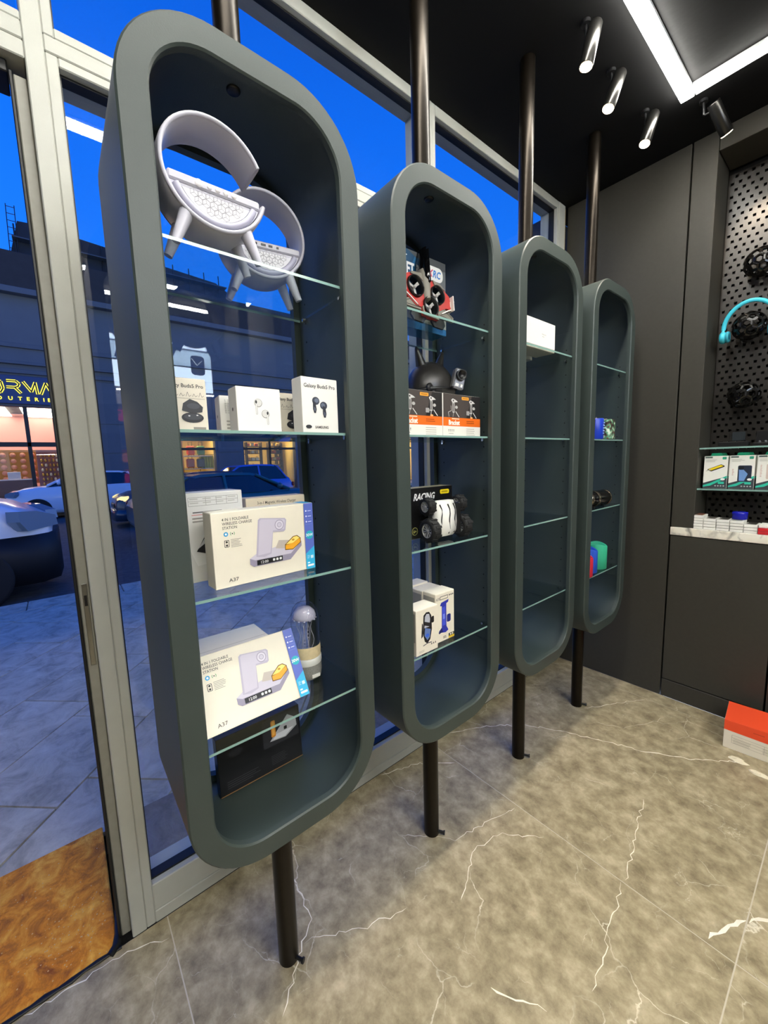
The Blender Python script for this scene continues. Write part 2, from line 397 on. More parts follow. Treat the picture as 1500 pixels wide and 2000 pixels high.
# ---- back wall of charcoal panels, niche, counter
wb = struct('wall_back', 'charcoal panelled wall behind the fourth cabinet')
MB().box((-.166, YB+.02, ZC/2), (.618, .04, ZC), 0, .002).build('panel', M_WALL, wb)
MB().box((.2, YB+.115, (1.012+ZC)/2), (.1, .23, ZC-1.012), 0, .002).build('panel', M_WALL, wb)
MB().box((1.73, YB+.115, (2.866+ZC)/2), (2.955, .23, ZC-2.866), 0, .002).build('panel', M_WALL, wb)
MB().box((2.107, YB+.115, .4815), (2.19, .23, .963), 0, .002).build('panel', M_WALL, wb)
MB().box((2.405, YB+.115, 1.938), (1.595, .23, 1.855), 0, .002).build('panel', M_WALL, wb)
MB().box((1.36, YB+.285, ZC/2), (3.7, .05, ZC)).build('wall_core', M_BLACKM, wb)
tag(MB().box((XR+.05, 0, ZC/2), (.1, 5.8, ZC)).build('wall_right', M_WALL), 'charcoal wall across the shop', kind='structure')
tag(MB().box((1.36, YF-.05, ZC/2), (3.7, .1, ZC)).build('wall_front', M_WALL), 'charcoal wall behind the viewer', kind='structure')
tag(MB().box((XW-.05, -2.1, ZC/2), (.11, 1.5, ZC)).build('wall_left', M_WALL), 'charcoal wall beside the doorway', kind='structure')
wt = tag(MB().box((.877, 2.6425, .9875), (1.456, .235, .045), 0, .002).build('worktop', M_MARBLE), 'white marble worktop with grey veins below the wall niche', 'worktop')
for x0, x1, lb in ((.149, .577, 'charcoal base cabinet under left end of the marble worktop'), (.581, 1.01, 'charcoal base cabinet cut off by right picture edge')):
    t = thing('base_cabinet', lb, 'cabinet', ((x0+x1)/2, 2.65, 0), group='base cabinets under the worktop'); w = x1-x0
    MB().box((0, 0, .4815), (w-.002, .2, .962)).build('carcass', M_BLACKM, t)
    MB().box((0, -.111, .535), (w-.004, .02, .85), 0, .0015).build('door', M_WALL, t)
    MB().box((0, -.112, .052), (w-.002, .018, .104), 0, .0015).build('plinth', M_WALL, t)
# perforated panel: staggered real holes
pz0, pz1, px0, px1, pit, hs = 1.012, 2.864, .252, 1.604, .0315, .0062
pb = MB(); rows = int((pz1-pz0)/(pit/1.0)); yq = 2.753
pg = []
for j in range(rows):
    za = pz0+j*pit; zb = za+pit; off = (pit/2 if j % 2 else 0)
    xs = []; x = px0-off
    while x < px1:
        a, b = max(x, px0), min(x+pit, px1); cx = x+pit/2; cz = (za+zb)/2
        if a > x+1e-6 or b < x+pit-1e-6:
            pb.add([(a, yq, za), (b, yq, za), (b, yq, zb), (a, yq, zb)], [(0, 1, 2, 3)])
        else:
            h1, h2 = hs, hs*1.05
            vs = [(a, yq, za), (b, yq, za), (b, yq, zb), (a, yq, zb), (cx-h1, yq, cz-h2), (cx+h1, yq, cz-h2), (cx+h1, yq, cz+h2), (cx-h1, yq, cz+h2)]
            vs += [(p[0], yq+.012, p[2]) for p in vs[4:]]
            pb.add(vs, [(0, 1, 5, 4), (1, 2, 6, 5), (2, 3, 7, 6), (3, 0, 4, 7), (4, 5, 9, 8), (5, 6, 10, 9), (6, 7, 11, 10), (7, 4, 8, 11)])
        x += pit
pgb = thing('perforated_panel', 'black perforated metal panel lining the wall niche', 'pegboard', (0, 0, 0))
pb.build('perforated_sheet', mat('perforated_metal', '#1f1c19', .36, metal=.0, noise=.05), pgb)
MB().box(((px0+px1)/2, 2.7765, (pz0+pz1)/2), (px1-px0, .006, pz1-pz0)).build('backing_sheet', mat('backing_black', '#050505', .9), pgb)

# ---- shopfront window
w1 = struct('window_1', 'grey framed shopfront window behind the cabinets')
DX = .11; XG = -.517
def member(name, y0, y1, z0, z1, x0=XW, x1=XW-DX, mt=M_FRAME, bev=.0025, parent=None):
    return MB().box(((x0+x1)/2, (y0+y1)/2, (z0+z1)/2), (x0-x1, y1-y0, z1-z0), 0, bev).build(name, mt, parent or w1)
member('frame_post', -.1, -.0615, 0, ZC)
member('frame_mullion', 1.2535, 1.2905, 0, ZC)
member('frame_jamb', 2.424, 2.5, 0, ZC)
member('frame_rebate', -.126, -.1005, 0, 2.36, XW-.028, XW-DX, M_FRAME_D)
member('gasket_strip', -.134, -.1262, 0, 2.36, XW-.02, XW-DX+.004, M_GASKET, .002)
for (ya, yb_, s_) in ((-.0612, 1.2532, 0), (1.2908, 2.4237, 1)):
    member('stile', ya, ya+.0245, .001, 2.4216, XW-.0012); member('stile', yb_-.0245, yb_, .001, 2.4216, XW-.0012)
    member('stile', ya, ya+.0215, 2.4595, ZC, XW-.0012); member('stile', yb_-.0215, yb_, 2.4595, ZC, XW-.0012)
    member('transom', ya, yb_, 2.4222, 2.459)
    member('transom_rail', ya+.0247, yb_-.0247, 2.4, 2.4217, XW-.0012); member('transom_rail', ya+.0217, yb_-.0217, 2.4594, 2.483, XW-.0012)
    member('bottom_rail', ya+.0247, yb_-.0247, .042, .134, XW-.0012); member('sill_plate', ya+.0247, yb_-.0247, 0.0005, .0413)
    member('top_rail', ya+.0217, yb_-.0217, 2.92, ZC, XW-.0012)
    for (za, zb, g1) in ((.134, 2.4, .0247), (2.483, 2.92, .0217)):
        a, b = ya+g1, yb_-g1
        MB().box((XG, (a+b)/2, (za+zb)/2), (.006, b-a-.004, zb-za-.004)).build('glass_pane', M_GLASS, w1)
        for nm, y0, y1, z0, z1 in (('gasket', a, a+.004, za, zb), ('gasket', b-.004, b, za, zb), ('gasket', a+.0042, b-.0042, za, za+.006), ('gasket', a+.0042, b-.0042, zb-.006, zb)):
            member(nm, y0, y1, z0, z1, XW-.022, XG-.012, M_GASKET, 0)
member('foam_seam', 2.5005, 2.53, 1.9, ZC, XW-.012, XW-.09, mat('yellow_foam', '#a98b35', .9, noise=.3, nscale=60, bump=1., bscale=90), .004)
member('outer_pier', 2.5005, 3.3, 0, ZC, XW-.092, XW-.3, mat('pier_render', '#4a4c50', .8, noise=.1), .01)
# doorway to the left: head rails over the open door, fanlight
d1 = struct('door_1', 'open doorway beside the shopfront window')
member('head_rail', -1.3, -.1005, 2.4235, 2.4625, parent=d1); member('head_rail', -1.3, -.1005, 2.385, 2.423, XW-.0012, parent=d1)
member('head_rebate', -1.3, -.1345, 2.357, 2.3848, XW-.028, XW-DX, M_GASKET, parent=d1)
member('head_rail', -1.3, -.1005, 2.463, 2.483, XW-.0012, parent=d1)
member('top_rail', -1.3, -.1005, 2.92, ZC, parent=d1)
member('frame_post', -1.36, -1.3005, 0, ZC, parent=d1)
MB().box((XG, -.7, 2.7015), (.006, 1.19, .433)).build('glass_pane', M_GLASS, d1)
sp_ = MB().box((XW-.0258, -.112, 1.0), (.003, .012, .235), 0, .0008); sp_.build('strike_plate', M_STEEL, d1)
MB().box((XW-.0242, -.112, 1.07), (.002, .007, .03)).build('latch_slot', M_BLACK, d1)

# ---- display cabinets
RO, TF = .175, .0528
Z0, Z1, CW, CD = .501, 2.24, .5, .31
SH = [1.8537, 1.5, 1.1503, .8066]
def ring(inset, rad, n=14): return rrect(CW-2*inset, Z1-Z0-2*inset, rad, n, CW/2, (Z0+Z1)/2)
def make_cabinet():
    t = thing('display_cabinet', 'x', 'cabinet', (0, 0, 0), group='rounded display cabinets on poles')
    o0 = ring(0, RO); o1 = ring(.0035, RO-.0035); i1 = ring(TF-.0035, RO-.059); i0 = ring(TF, RO-.062); s0 = ring(.015, RO-.015)
    def L(p, x): return [(x, a, b-0) for a, b in p]
    n = len(o0)
    def strips(loops):
        mb = MB(); vs = [q for l in loops for q in l]
        for r in range(len(loops)-1):
            mb.f += [(r*n+k, (r+1)*n+k, (r+1)*n+(k+1) % n, r*n+(k+1) % n) for k in range(n)]
        mb.v = vs; mb.m = [0]*len(mb.f); mb.s = [True]*len(mb.f); return mb
    def sharp(o, ang=28):
        bm = bmesh.new(); bm.from_mesh(o.data)
        for e in bm.edges:
            if len(e.link_faces) == 2 and e.calc_face_angle() > R(ang): e.smooth = False
        bm.to_mesh(o.data); bm.free()
    sharp(strips([L(s0, -.018), L(s0, -CD+.022), L(o0, -CD+.022), L(o0, -.018), L(s0, -.018)]).build('shell', M_CAB, t, recalc=True))
    fr = strips([L(o0, -.0179), L(o0, -.0035), L(o1, 0), L(i1, 0), L(i0, -.0035), L(i0, -.0179), L(o0, -.0179)]).build('front_frame', M_CAB, t, recalc=True); sharp(fr, 28)
    b0 = ring(.036, RO-.042)
    sharp(strips([L(o0, -CD+.0219), L(b0, -CD+.0219), L(b0, -CD), L(o0, -CD), L(o0, -CD+.0219)]).build('back_frame', M_CAB, t, recalc=True))
    for z in (2.0,):                                       # liner boards inside the two straight sides
        for s_ in (-1, 1):
            yc = CW/2+s_*(CW/2-.0168)
            MB().box((-CD/2+.002, yc, (1.965+.735)/2), (CD-.046, .0035, 1.965-.735), 0, .0008).build('side_liner', M_CAB, t)
    for h in SH:
        sh = MB(); y0, y1, xa, xb, th = .0205, CW-.0205, -CD+.03, -.021, .0062
        sh.add([(x, y, z) for x in (xa, xb) for y in (y0, y1) for z in (h-th, h)], [(0, 2, 6, 4), (1, 5, 7, 3), (0, 4, 5, 1), (2, 3, 7, 6)], 0)
        sh.add([(x, y, z) for x in (xa, xb) for y in (y0, y1) for z in (h-th, h)], [(0, 1, 3, 2), (4, 6, 7, 5)], 1)
        so = sh.build('glass_shelf', [M_SHELF, M_EDGE], t)
        for x in (-.06, -CD+.06):
            for s_ in (-1, 1):
                yw = CW/2+s_*(CW/2-.0187)
                MB().tube([(x, yw, h-th-.004), (x, yw-s_*.011, h-th-.004)], .004, 8).box((x, yw-s_*.006, h-th-.0005), (.009, .009, .001)).build('shelf_pin', M_CHROME, so)
    ph = MB()
    for s_ in (-1, 1):
        yw = CW/2+s_*(CW/2-.01855)
        for x in (-.06, -CD+.06):
            for k in range(21):
                z = .83+k*.053
                ph.tube([(x, yw, z), (x, yw-s_*.0006, z)], .0028, 6, smooth=False)
    ph.build('pin_hole_rows', mat('hole_black', '#030303', .9), t)['kind'] = 'stuff'
    MB().lathe([(0, -.004), (.011, -.004), (.014, -.002), (.015, 0)], (-.09, .24, Z1-.0155), n=16).build('cable_grommet', M_BLACK, t)
    for (za, zb, nm) in ((0, Z0+.001, 'floor_pole'), (Z1-.001, ZC, 'ceiling_pole')):
        MB().tube([(-.13, .25, za), (-.13, .25, zb)], .0285, 28).build(nm, M_POLE, t)
    MB().tube([(-.105, .262, .012), (-.088, .272, .012)], .005, 8).tube([(-.088, .272, .012), (-.084, .2745, .012)], .008, 8).build('grub_screw', M_BLACK, t)
    return t
CABL = ['slate grey display cabinet nearest the open doorway, holding two ring speakers', 'second slate grey display cabinet, holding the toy plane and stunt car',
        'third slate grey display cabinet, empty but for white boxes on its top shelf', 'slate grey display cabinet nearest the charcoal back wall']
YS = .6061
cab0 = make_cabinet(); cabs = [cab0]
for k in range(1, 4): cabs.append(copy_tree(cab0))
for k, c in enumerate(cabs): c.location = (0, YS*k, 0); c['label'] = CABL[k]

# ---- lamps
def linear_lamp(label, x0, x1, y0, y1, k=1.):
    t = thing('linear_lamp', label, 'lamp', ((x0+x1)/2, (y0+y1)/2, ZC), group='linear ceiling lamps')
    w, l = x1-x0, y1-y0
    MB().box((0, 0, -.006), (w+.004, l+.004, .012)).build('housing', mat('white_housing', '#e8e8e6', .4), t)
    MB().box((0, 0, -.0185), (w, l, .013), 0, .002).build('diffuser', emitter('led_white_%g' % k, '#fffcf3', LED*k), t)
linear_lamp('bright linear ceiling lamp running along the window side to the corner', .186, .233, -.1, 2.165)
linear_lamp('bright linear ceiling lamp running from the corner to the right edge', .238, 1.9, 2.118, 2.165, .3)
linear_lamp('linear ceiling lamp above the doorway, mirrored in the shop window', .425, .475, -.45, .30, .45)
linear_lamp('nearer of two linear ceiling lamps in the shop interior', 1.9, 1.95, -1.6, 1.6)
linear_lamp('farther of two linear ceiling lamps in the shop interior', 2.3, 2.35, -1.6, 1.6)
def spotlight(label, lens, top, energy, seen=True):
    t = thing('spotlight', label, 'spotlight', top, group='cylinder ceiling spotlights')
    a = Vector((0, 0, 0)); b = Vector(lens)-Vector(top); d = b.normalized()
    rr = .0235
    bd = MB(); bd.tube([a, a+d*.003, b-d*.002, b], [rr*.93, rr, rr, rr*.95], 24); bd.build('lamp_body', mat('satin_black_metal', '#3a3937', .28, metal=.9), t)
    MB().tube([b+d*.0002, b+d*.0025], rr*.86, 24).build('lens', emitter('warm_lens', '#ffe2b8', 30.), t)
    hz = ZC-top[2]
    MB().tube([a+Vector((-.03, .0, -.03)), a+Vector((-.034, 0, hz-.012))], .005, 8).tube([a+Vector((-.034, 0, hz-.012)), a+Vector((-.034, 0, hz))], .016, 16).tube([a+d*.03, a+Vector((-.03, 0, -.03))], .004, 8).build('swivel_bracket', M_BLACK, t)
    ld = bpy.data.lights.new('spot_beam', 'SPOT'); ld.energy = energy; ld.color = (1, .78, .54); ld.spot_size = R(62); ld.spot_blend = .6; ld.shadow_soft_size = .02
    lo = bpy.data.objects.new('spot_beam', ld); C.objects.link(lo); lo.parent = t; lo.location = b+d*.006; lo.rotation_euler = d.to_track_quat('-Z', 'Y').to_euler()
spotlight('black cylinder spotlight nearest the viewer, glowing warmest', (.083, 1.485, 2.80), (.103, 1.503, 2.93), SPOT_W)
spotlight('middle of the three lit black cylinder spotlights', (.060, 1.738, 2.80), (.085, 1.777, 2.93), SPOT_W)
spotlight('lit black cylinder spotlight nearest the corner of the linear lamps', (.084, 2.071, 2.80), (.101, 2.112, 2.93), SPOT_W)
spotlight('black spotlight turned away toward the wall niche', (.312, 2.349, 2.826), (.277, 2.262, 2.93), SPOT_W*.9)
spotlight('black spotlight over the right part of the wall niche', (.795, 2.349, 2.826), (.76, 2.262, 2.93), SPOT_W*.9)

# ================================================================== THE STREET
ZP, ZR = -.03, -.14
M_RUST = stone('rusty_stone', '#8a4604', '#e08a14', '#ffc04a', scale=14, rough=.7, bump=1., bscale=120)
M_RUST_VEILED = stone('veiled_rust_stone', '#6b5f50', '#85786a', '#a09484', scale=7, rough=.7, bump=.9, bscale=60)  # doorstep stone again, glass veil and weaker light painted into its colour
ds = thing('doorstep', 'rusty orange rough stone doorstep in the open doorway', 'doorstep', (0, 0, 0))
MB().box((-.735, -.76, -.045), (.53, 1.24, .09), 0, .004).build('stone_slab', M_RUST, ds)
cr_ = MB(); random.seed(3)
for k in range(240):                                           # bright chips standing out of the rough stone
    x = -.48-random.random()**.9*.5; y = -.16-random.random()*.55
    if random.random() < .5: x = -.62+random.gauss(0, .09); y = -.24+random.gauss(0, .06)
    if not (-.98 < x < -.48 and y < -.15): continue
    s_ = random.uniform(.0008, .0025)
    cr_.lathe([(s_, 0), (s_*.8, s_*.3), (0, s_*.4)], (x, y, 0), n=5, smooth=False)
co = cr_.build('stone_chips', mat('pale_chip', '#dcb27a', .35), ds); co['kind'] = 'stuff'
st2 = thing('stone_kerb', 'rough stone strip outside the window, painted greyer for glass veil and weaker light', 'stone strip', (0, 0, 0))
for y0, y1 in ((-.133, 1.2), (1.206, 2.6)):
    MB().box((-.795, (y0+y1)/2, -.047), (.41, y1-y0, .09), 0, .004).build('stone_slab', M_RUST_VEILED, st2)
sl = MB(); random.seed(11); pts = []
for k in range(40):
    y = -1.3+k*(1.17/39); pts.append((-.468-.006*random.random()+(.012*max(0, (y+.3))/.17 if y > -.3 else 0)*0, y, .0025))
sl.tube(pts, [random.uniform(.005, .012) for _ in pts], 7, flat=.5)
sl.tube([(-.468, -.16, .003), (-.485, -.14, .004), (-.52, -.134, .004), (-.6, -.132, .003)], [.012, .014, .010, .004], 8, flat=.6)
tag(sl.build('sealant_bead', M_GASKET), 'black torn sealant bead along the doorstep edge', 'sealant')
pav = struct('pavement', 'blue grey slate paving outside the shop')
MB().box((-2.9, 4, ZP-.06), (3.8, 20, .08)).build('joint_bed', mat('joint_black', '#141519', .9), pav)
ang = R(138); du = Vector((math.cos(ang), math.sin(ang))); dn = Vector((.67, .742)).normalized()
random.seed(5); PW = .457
for r_ in range(-8, 16):
    n0 = -1.066-PW*(r_+1); n1 = n0+PW; a = -3.0+random.random()*.6
    while a < 9:
        ln = random.choice((.46, .62, .62, .8)); g = .0045
        q = [(n0+g, a+g), (n1-g, a+g), (n1-g, a+ln-g), (n0+g, a+ln-g)]
        poly = [(dn.x*n+du.x*t, dn.y*n+du.y*t) for n, t in q]; a += ln
        poly = clip(poly, -4.66, -1.004, -1.6, 5.2)
        if len(poly) >= 3:
            ar = sum(poly[i][0]*poly[(i+1) % len(poly)][1]-poly[(i+1) % len(poly)][0]*poly[i][1] for i in range(len(poly)))
            if ar < 0: poly = poly[::-1]
            if abs(ar) > .004: MB().prism(poly, XY, ZP-.02, ZP+random.uniform(-.0015, .0015)).build('paver', M_PAVER, pav)
kb = struct('kerb', 'granite kerb stones beside the road')
for k in range(9):
    MB().box((-4.86, -1.9+k*.9, ZP-.08), (.38, .892, .16), 0, .008).build('kerb_stone', M_PAVER, kb)
tag(MB().box((-11.2, 5, ZR-.05), (12.3, 60, .1)).build('road', M_ASPH), 'dark asphalt road at dusk', kind='structure')
tag(MB().box((-18.7, 5, -.08), (2.7, 60, .16)).build('pavement_far', M_PAVER), 'far pavement in front of the lit shops', kind='structure')
tag(MB().box((-30, 5, -.3), (60, 110, .1)).build('ground', M_ASPH), 'ground of the town', kind='structure')

# ---- buildings across the street
M_FAC = mat('blue_grey_render', '#5d6670', .8, noise=.05, nscale=2, bump=.2, bscale=40)
M_FAC2 = mat('slate_cladding', '#525c68', .6, noise=.05, nscale=3)
M_ROOF = mat('dark_roof', '#26272b', .7, noise=.2, nscale=4)
M_SFR = mat('shop_black_frame', '#121212', .4)
FX = -20.
b = thing('shop_building', 'blue grey two storey building with lit shops across the street', 'building', (FX, 0, 0))
def fb(name, mt, y0, y1, z0, z1, x0=0., x1=-.4, bev=.01, parent=b):
    return MB().box(((x0+x1)/2, (y0+y1)/2, (z0+z1)/2), (abs(x0-x1), y1-y0, z1-z0), 0, bev).build(name, mt, parent)
shops = [(-6., .22, 4.04), (4.5, 6.3, 2.95), (7.75, 10.85, 2.95), (12.2, 15.5, 2.95), (17., 21., 2.95)]
fb('wall', M_FAC, -14, 30, 5.2, 8.4)
prev = -14
for y0, y1, zt in shops:
    fb('pillar', M_FAC, prev, y0, 0, 5.2); prev = y1
    fb('wall_band', M_FAC, y0, y1, zt, 5.2)
fb('pillar', M_FAC, prev, 30, 0, 5.2)
for z, d, h in ((5.28, .10, .16), (5.62, .16, .10), (6.25, .10, .16), (8.2, .35, .22)): fb('cornice', M_FAC2, -14, 30, z, z+h, d, .0)
fb('roof', M_ROOF, -14.2, 30.2, 8.42, 9.7, .3, -2)
for z in (1.2, 2.1, 3.05, 4.3):
    for (y0, y1) in ((.6, 4.2), (6.4, 7.6)): fb('cladding_panel', M_FAC2, y0, y1, z-.86, z, .03, 0, .006)
# sign
sb = fb('sign_board', mat('sign_blue', '#27426f', .5), -4.2, .2, 4.12, 5.18, .12, 0, .01)
lt = Print(lambda u, v, e: (.14+e, u-.0, v)); Y_ = emitter('yellow_neon', '#ffe94a', 2.2)
def stroke(pts, w, mt): lt.line(pts, w, mt)
def neon(pts):
    pts = [(q[0]-.10, q[1]) for q in pts]
    stroke(pts, .095, Y_)
    lt.e += .01; stroke(pts, .045, M_BLACK); lt.e -= .01
zb, zt = 4.52, 4.97
neon([(-1.75, zb), (-1.42, zb), (-1.34, zb+.15), (-1.38, zt-.05), (-1.5, zt), (-1.75, zt)])
neon([(-1.22, zt), (-.95, zt), (-.86, zt-.1), (-.9, zt-.2), (-1.0, zt-.24), (-1.24, zt-.24)]); neon([(-1.0, zt-.24), (-.84, zb)])
neon([(-.74, zt), (-.52, zb+.08), (-.38, zt)]); neon([(-.38, zt), (-.34, zb)])
neon([(-.24, zb), (-.06, zt), (.12, zb)])
for ch, u_ in zip('OUTERIE', (-1.66, -1.33, -1.05, -.79, -.55, -.29, -.15)): lt.text(u_, 4.25, .19, ch, Y_, bold=.02, sx=1.05)
lt.build('sign_letters', sb)
# jewellery shop interior
PINK = mat('pink_plaster', '#c98f86', .7); GOLD = mat('orange_panel', '#c98a2c', .5); BEIGE = mat('beige_wall', '#d8c48a', .7)
WOOD = mat('brown_wood', '#7a5a44', .5, noise=.2, nscale=6)
def room(y0, y1, zt, depth, wallm, ceilm, floorm):
    fb('shop_back_wall', wallm, y0-.3, y1+.3, 0, zt+.2, -depth, -depth-.1); fb('shop_side_wall', wallm, y0-.3, y0-.2, 0, zt+.2, -.41, -depth)
    fb('shop_side_wall', wallm, y1+.2, y1+.3, 0, zt+.2, -.41, -depth); fb('shop_ceiling', ceilm, y0-.3, y1+.3, zt+.2, zt+.3, -.41, -depth)
    fb('shop_floor', floorm, y0-.3, y1+.3, 0, .02, -.41, -depth)
room(-6, .22, 4.04, 4.5, PINK, mat('dark_ceiling', '#2a221c', .8), WOOD)
EM = emitter('shop_panel_light', '#fff3dc', 12.)
for i in range(9):
    for j in range(3):
        fb('ceiling_light', EM, -4.6+j*1.75, -3.3+j*1.75, 4.1, 4.13, -.8-i*.42, -1.02-i*.42, .004)
fb('shop_frame', M_SFR, -.97, -.84, 0, 4.04, -.1, -.2); fb('shop_frame', M_SFR, -6, .22, 2.48, 2.66, -.1, -.2); fb('shop_frame', M_SFR, -3.2, -3.07, 0, 4.04, -.1, -.2)
fb('shop_glass', clear_glass('far_glass', (.98, .98, .98), .03), -6, .22, 0.1, 4.04, -.14, -.15, 0)
hw = fb('display_wall', GOLD, -3.6, -.75, 1.0, 2.42, -1.5, -1.56)
for i in range(9):
    for j in range(5):
        MB().lathe([(.1, 0), (.095, .03), (.06, .06), (0, .075)], (-1.5, -3.4+i*.31, 1.2+j*.25), 'x', 12).build('disc', mat('rose_disc', '#e8a07c', .3), hw)
fb('counter', WOOD, -2.6, -.95, .02, 1.15, -1.0, -1.35); fb('counter_top', mat('counter_white', '#e2d9cc', .3), -2.62, -.93, 1.15, 1.2, -.98, -1.37)
fb('parcel', M_CARD, -1.75, -1.35, 1.2, 1.5, -1.05, -1.2)
rk = fb('shelf_rack', mat('rack_pink', '#a36c60', .6), -.78, .2, .4, 2.4, -1.2, -1.25)
random.seed(21); GM = [mat('brass_goods', '#d7ab4e', .25, metal=.8), mat('amber_goods', '#b0762b', .4), mat('cream_goods', '#efe0b0', .4)]
for j in range(8):
    for i in range(7):
        MB().lathe([(.035, -.06), (.05, 0), (.03, .06), (0, .07)], (-1.14, -.62+i*.13, .75+j*.2), 'z', 8).build('ornament', random.choice(GM), rk)
# lit luggage shop and the shop with dark shelving
for (y0, y1) in ((4.5, 6.3), (7.75, 10.85), (12.2, 15.5), (17., 21.)):
    room(y0, y1, 2.95, 3.2, BEIGE, BEIGE, WOOD)
    fb('ceiling_light', emitter('shop_warm_light', '#ffdf9a', 26.), y0+.3, y1-.3, 3.05, 3.09, -.9, -1.3, .004)
    fb('shop_frame', M_SFR, y0, y1, 2.3, 2.42, -.1, -.18); fb('shop_frame', M_SFR, y0-.02, y0+.06, 0, 2.95, -.1, -.18); fb('shop_frame', M_SFR, (y0+y1)/2-.05, (y0+y1)/2+.05, 0, 2.95, -.1, -.18) if y1-y0 > 2 else None
    fb('shop_glass', MATS['far_glass'], y0, y1, .1, 2.95, -.13, -.14, 0)
M_DSH = mat('dark_shelving', '#2b2018', .6)
fb('shelf_board', mat('white_shelf', '#e5dcc4', .6), 4.5, 6.3, 2.0, 2.05, -.6, -1.1); fb('shelf_board', MATS['white_shelf'], 4.5, 6.3, 1.35, 1.4, -.6, -1.1)
fb('orange_panel', mat('orange_banner', '#f08a2a', .5), 4.55, 4.85, 1.0, 2.9, -.5, -.55)
for y0, y1, zz in ((8.2, 9.1, 0), (9.5, 10.3, 0), (8.0, 8.6, 1), (10.4, 10.8, 1)):
    sd = -.7 if not zz else -1.6
    fb('shelf_side', M_DSH, y0, y0+.05, .1, 2.75, sd, sd-.35); fb('shelf_side', M_DSH, y1-.05, y1, .1, 2.75, sd, sd-.35)
    for k in range(6):
        fb('shelf_board', M_DSH, y0+.05, y1-.05, .5+k*.4, .53+k*.4, sd, sd-.35)
GC = ['#8a4a24', '#d9b25c', '#e8d9a0', '#5b3b2a', '#b9803a', '#3d3a35', '#c2552f']
GN = {'#8a4a24': 'rust brown', '#d9b25c': 'golden', '#e8d9a0': 'cream', '#5b3b2a': 'dark brown', '#b9803a': 'amber', '#3d3a35': 'charcoal', '#c2552f': 'brick red'}
random.seed(4); nb = 0
def goods(y, z, s_, kind, col, x=-.85, lab=None):
    t = thing('handbag' if kind else 'storage_box', lab or 'x', 'bag' if kind else 'box', (FX+x, y, z), group='goods on the lit shop shelves across the street')
    MB().box((0, 0, s_*.4), (.16, s_*.9, s_*.8), 0, .02).build('bag_body' if kind else 'box_body', mat('goods_'+col[1:], col, .5), t)
    if kind: MB().tube([(0, -s_*.25, s_*.78), (0, -s_*.2, s_*1.05), (0, s_*.2, s_*1.05), (0, s_*.25, s_*.78)], .012, 6).build('bag_handle', M_DSH, t)
    else: MB().box((0, 0, s_*.83), (.17, s_*.93, s_*.08), 0, .01).build('box_lid', M_DSH, t)
for k in range(6):
    for (y0, n_) in ((8.33, 3), (9.63, 3)):
        for i in range(n_):
            c_ = random.choice(GC); goods(y0+i*.24, .53+k*.4, .2, (i+k) % 2, c_, lab='%s %s, %s on %s board of %s dark rack across the street' % (GN[c_], 'handbag' if (i+k) % 2 else 'lidded box', ('left', 'middle', 'right')[i], ('lowest', 'second', 'third', 'fourth', 'fifth', 'top')[k], 'left' if y0 < 9 else 'right'))
for y, z, col, nm in ((5.30, 2.05, '#e2502e', 'red orange rolling suitcase on upper shelf of the lit shop'), (5.80, 2.05, '#5f9a5a', 'green rolling suitcase on upper shelf of the lit shop'),
                      (5.25, 1.40, '#c33a24', 'dark red suitcase on lower shelf of the lit shop'), (5.75, 1.40, '#2e3138', 'black suitcase on lower shelf of the lit shop')):
    t = thing('suitcase', nm, 'suitcase', (FX-.85, y, z), group='suitcases in the lit shop')
    MB().box((0, 0, .27), (.22, .38, .46), 0, .05).build('suitcase_shell', mat('case_'+col[1:], col, .35), t)
    MB().tube([(0, -.09, .49), (0, -.09, .68), (0, .09, .68), (0, .09, .49)], .014, 6).build('pull_handle', M_BLACK, t)
    for s_ in (-1, 1): MB().tube([(0, s_*.13, .025), (0, s_*.13+.03, .025)], .025, 10).build('wheel', M_BLACK, t)
t = thing('garment_rack', 'rack of yellow green clothes in the lit shop', 'clothes', (FX-1.0, 6.15, 0))
for k in range(5): MB().box((0, -.3+k*.13, 1.7), (.3, .09, .7), 0, .03).build('garment', mat('lime_cloth', '#b9bf3c', .8), t)
MB().tube([(0, -.4, 2.1), (0, .35, 2.1)], .015, 6).tube([(0, -.4, 0.02), (0, -.4, 2.1)], .015, 6).tube([(0, .35, 0.02), (0, .35, 2.1)], .015, 6).build('rail', M_BLACK, t)
# scaffolded house behind
h = thing('scaffolded_house', 'dark gabled house with scaffolding behind the blue grey building', 'building', (-24.9, 0, 0))
MB().prism([(-.7, 0), (9.3, 0), (9.3, 12.2), (8.6, 12.6), (.2, 13.25), (-.45, 13.2), (-.9, 11.4)], YZ, -4, 0).build('wall', mat('scaffold_netting', '#1a2432', .8, noise=.3, nscale=2), h)
for k in range(12): MB().tube([(.08, -.6+k*.85, 8), (.08, -.6+k*.85, 13.0)], .03, 6).build('scaffold_pole', M_BLACK, h)
for z in (9.9, 10.7, 11.5, 12.3): MB().box((.2, 4.2, z), (.5, 9.8, .05)).build('scaffold_deck', mat('deck_grey', '#39485c', .7), h)
lad = MB()
for s_ in (0, .3): lad.tube([(.3, -.85+s_, 11), (.3, -.78+s_, 13.7)], .018, 5)
for k in range(9): lad.tube([(.3, -.84+.07*k/9, 11.2+k*.3), (.3, -.54+.07*k/9, 11.2+k*.3)], .015, 5)
lad.build('ladder', M_BLACK, h)

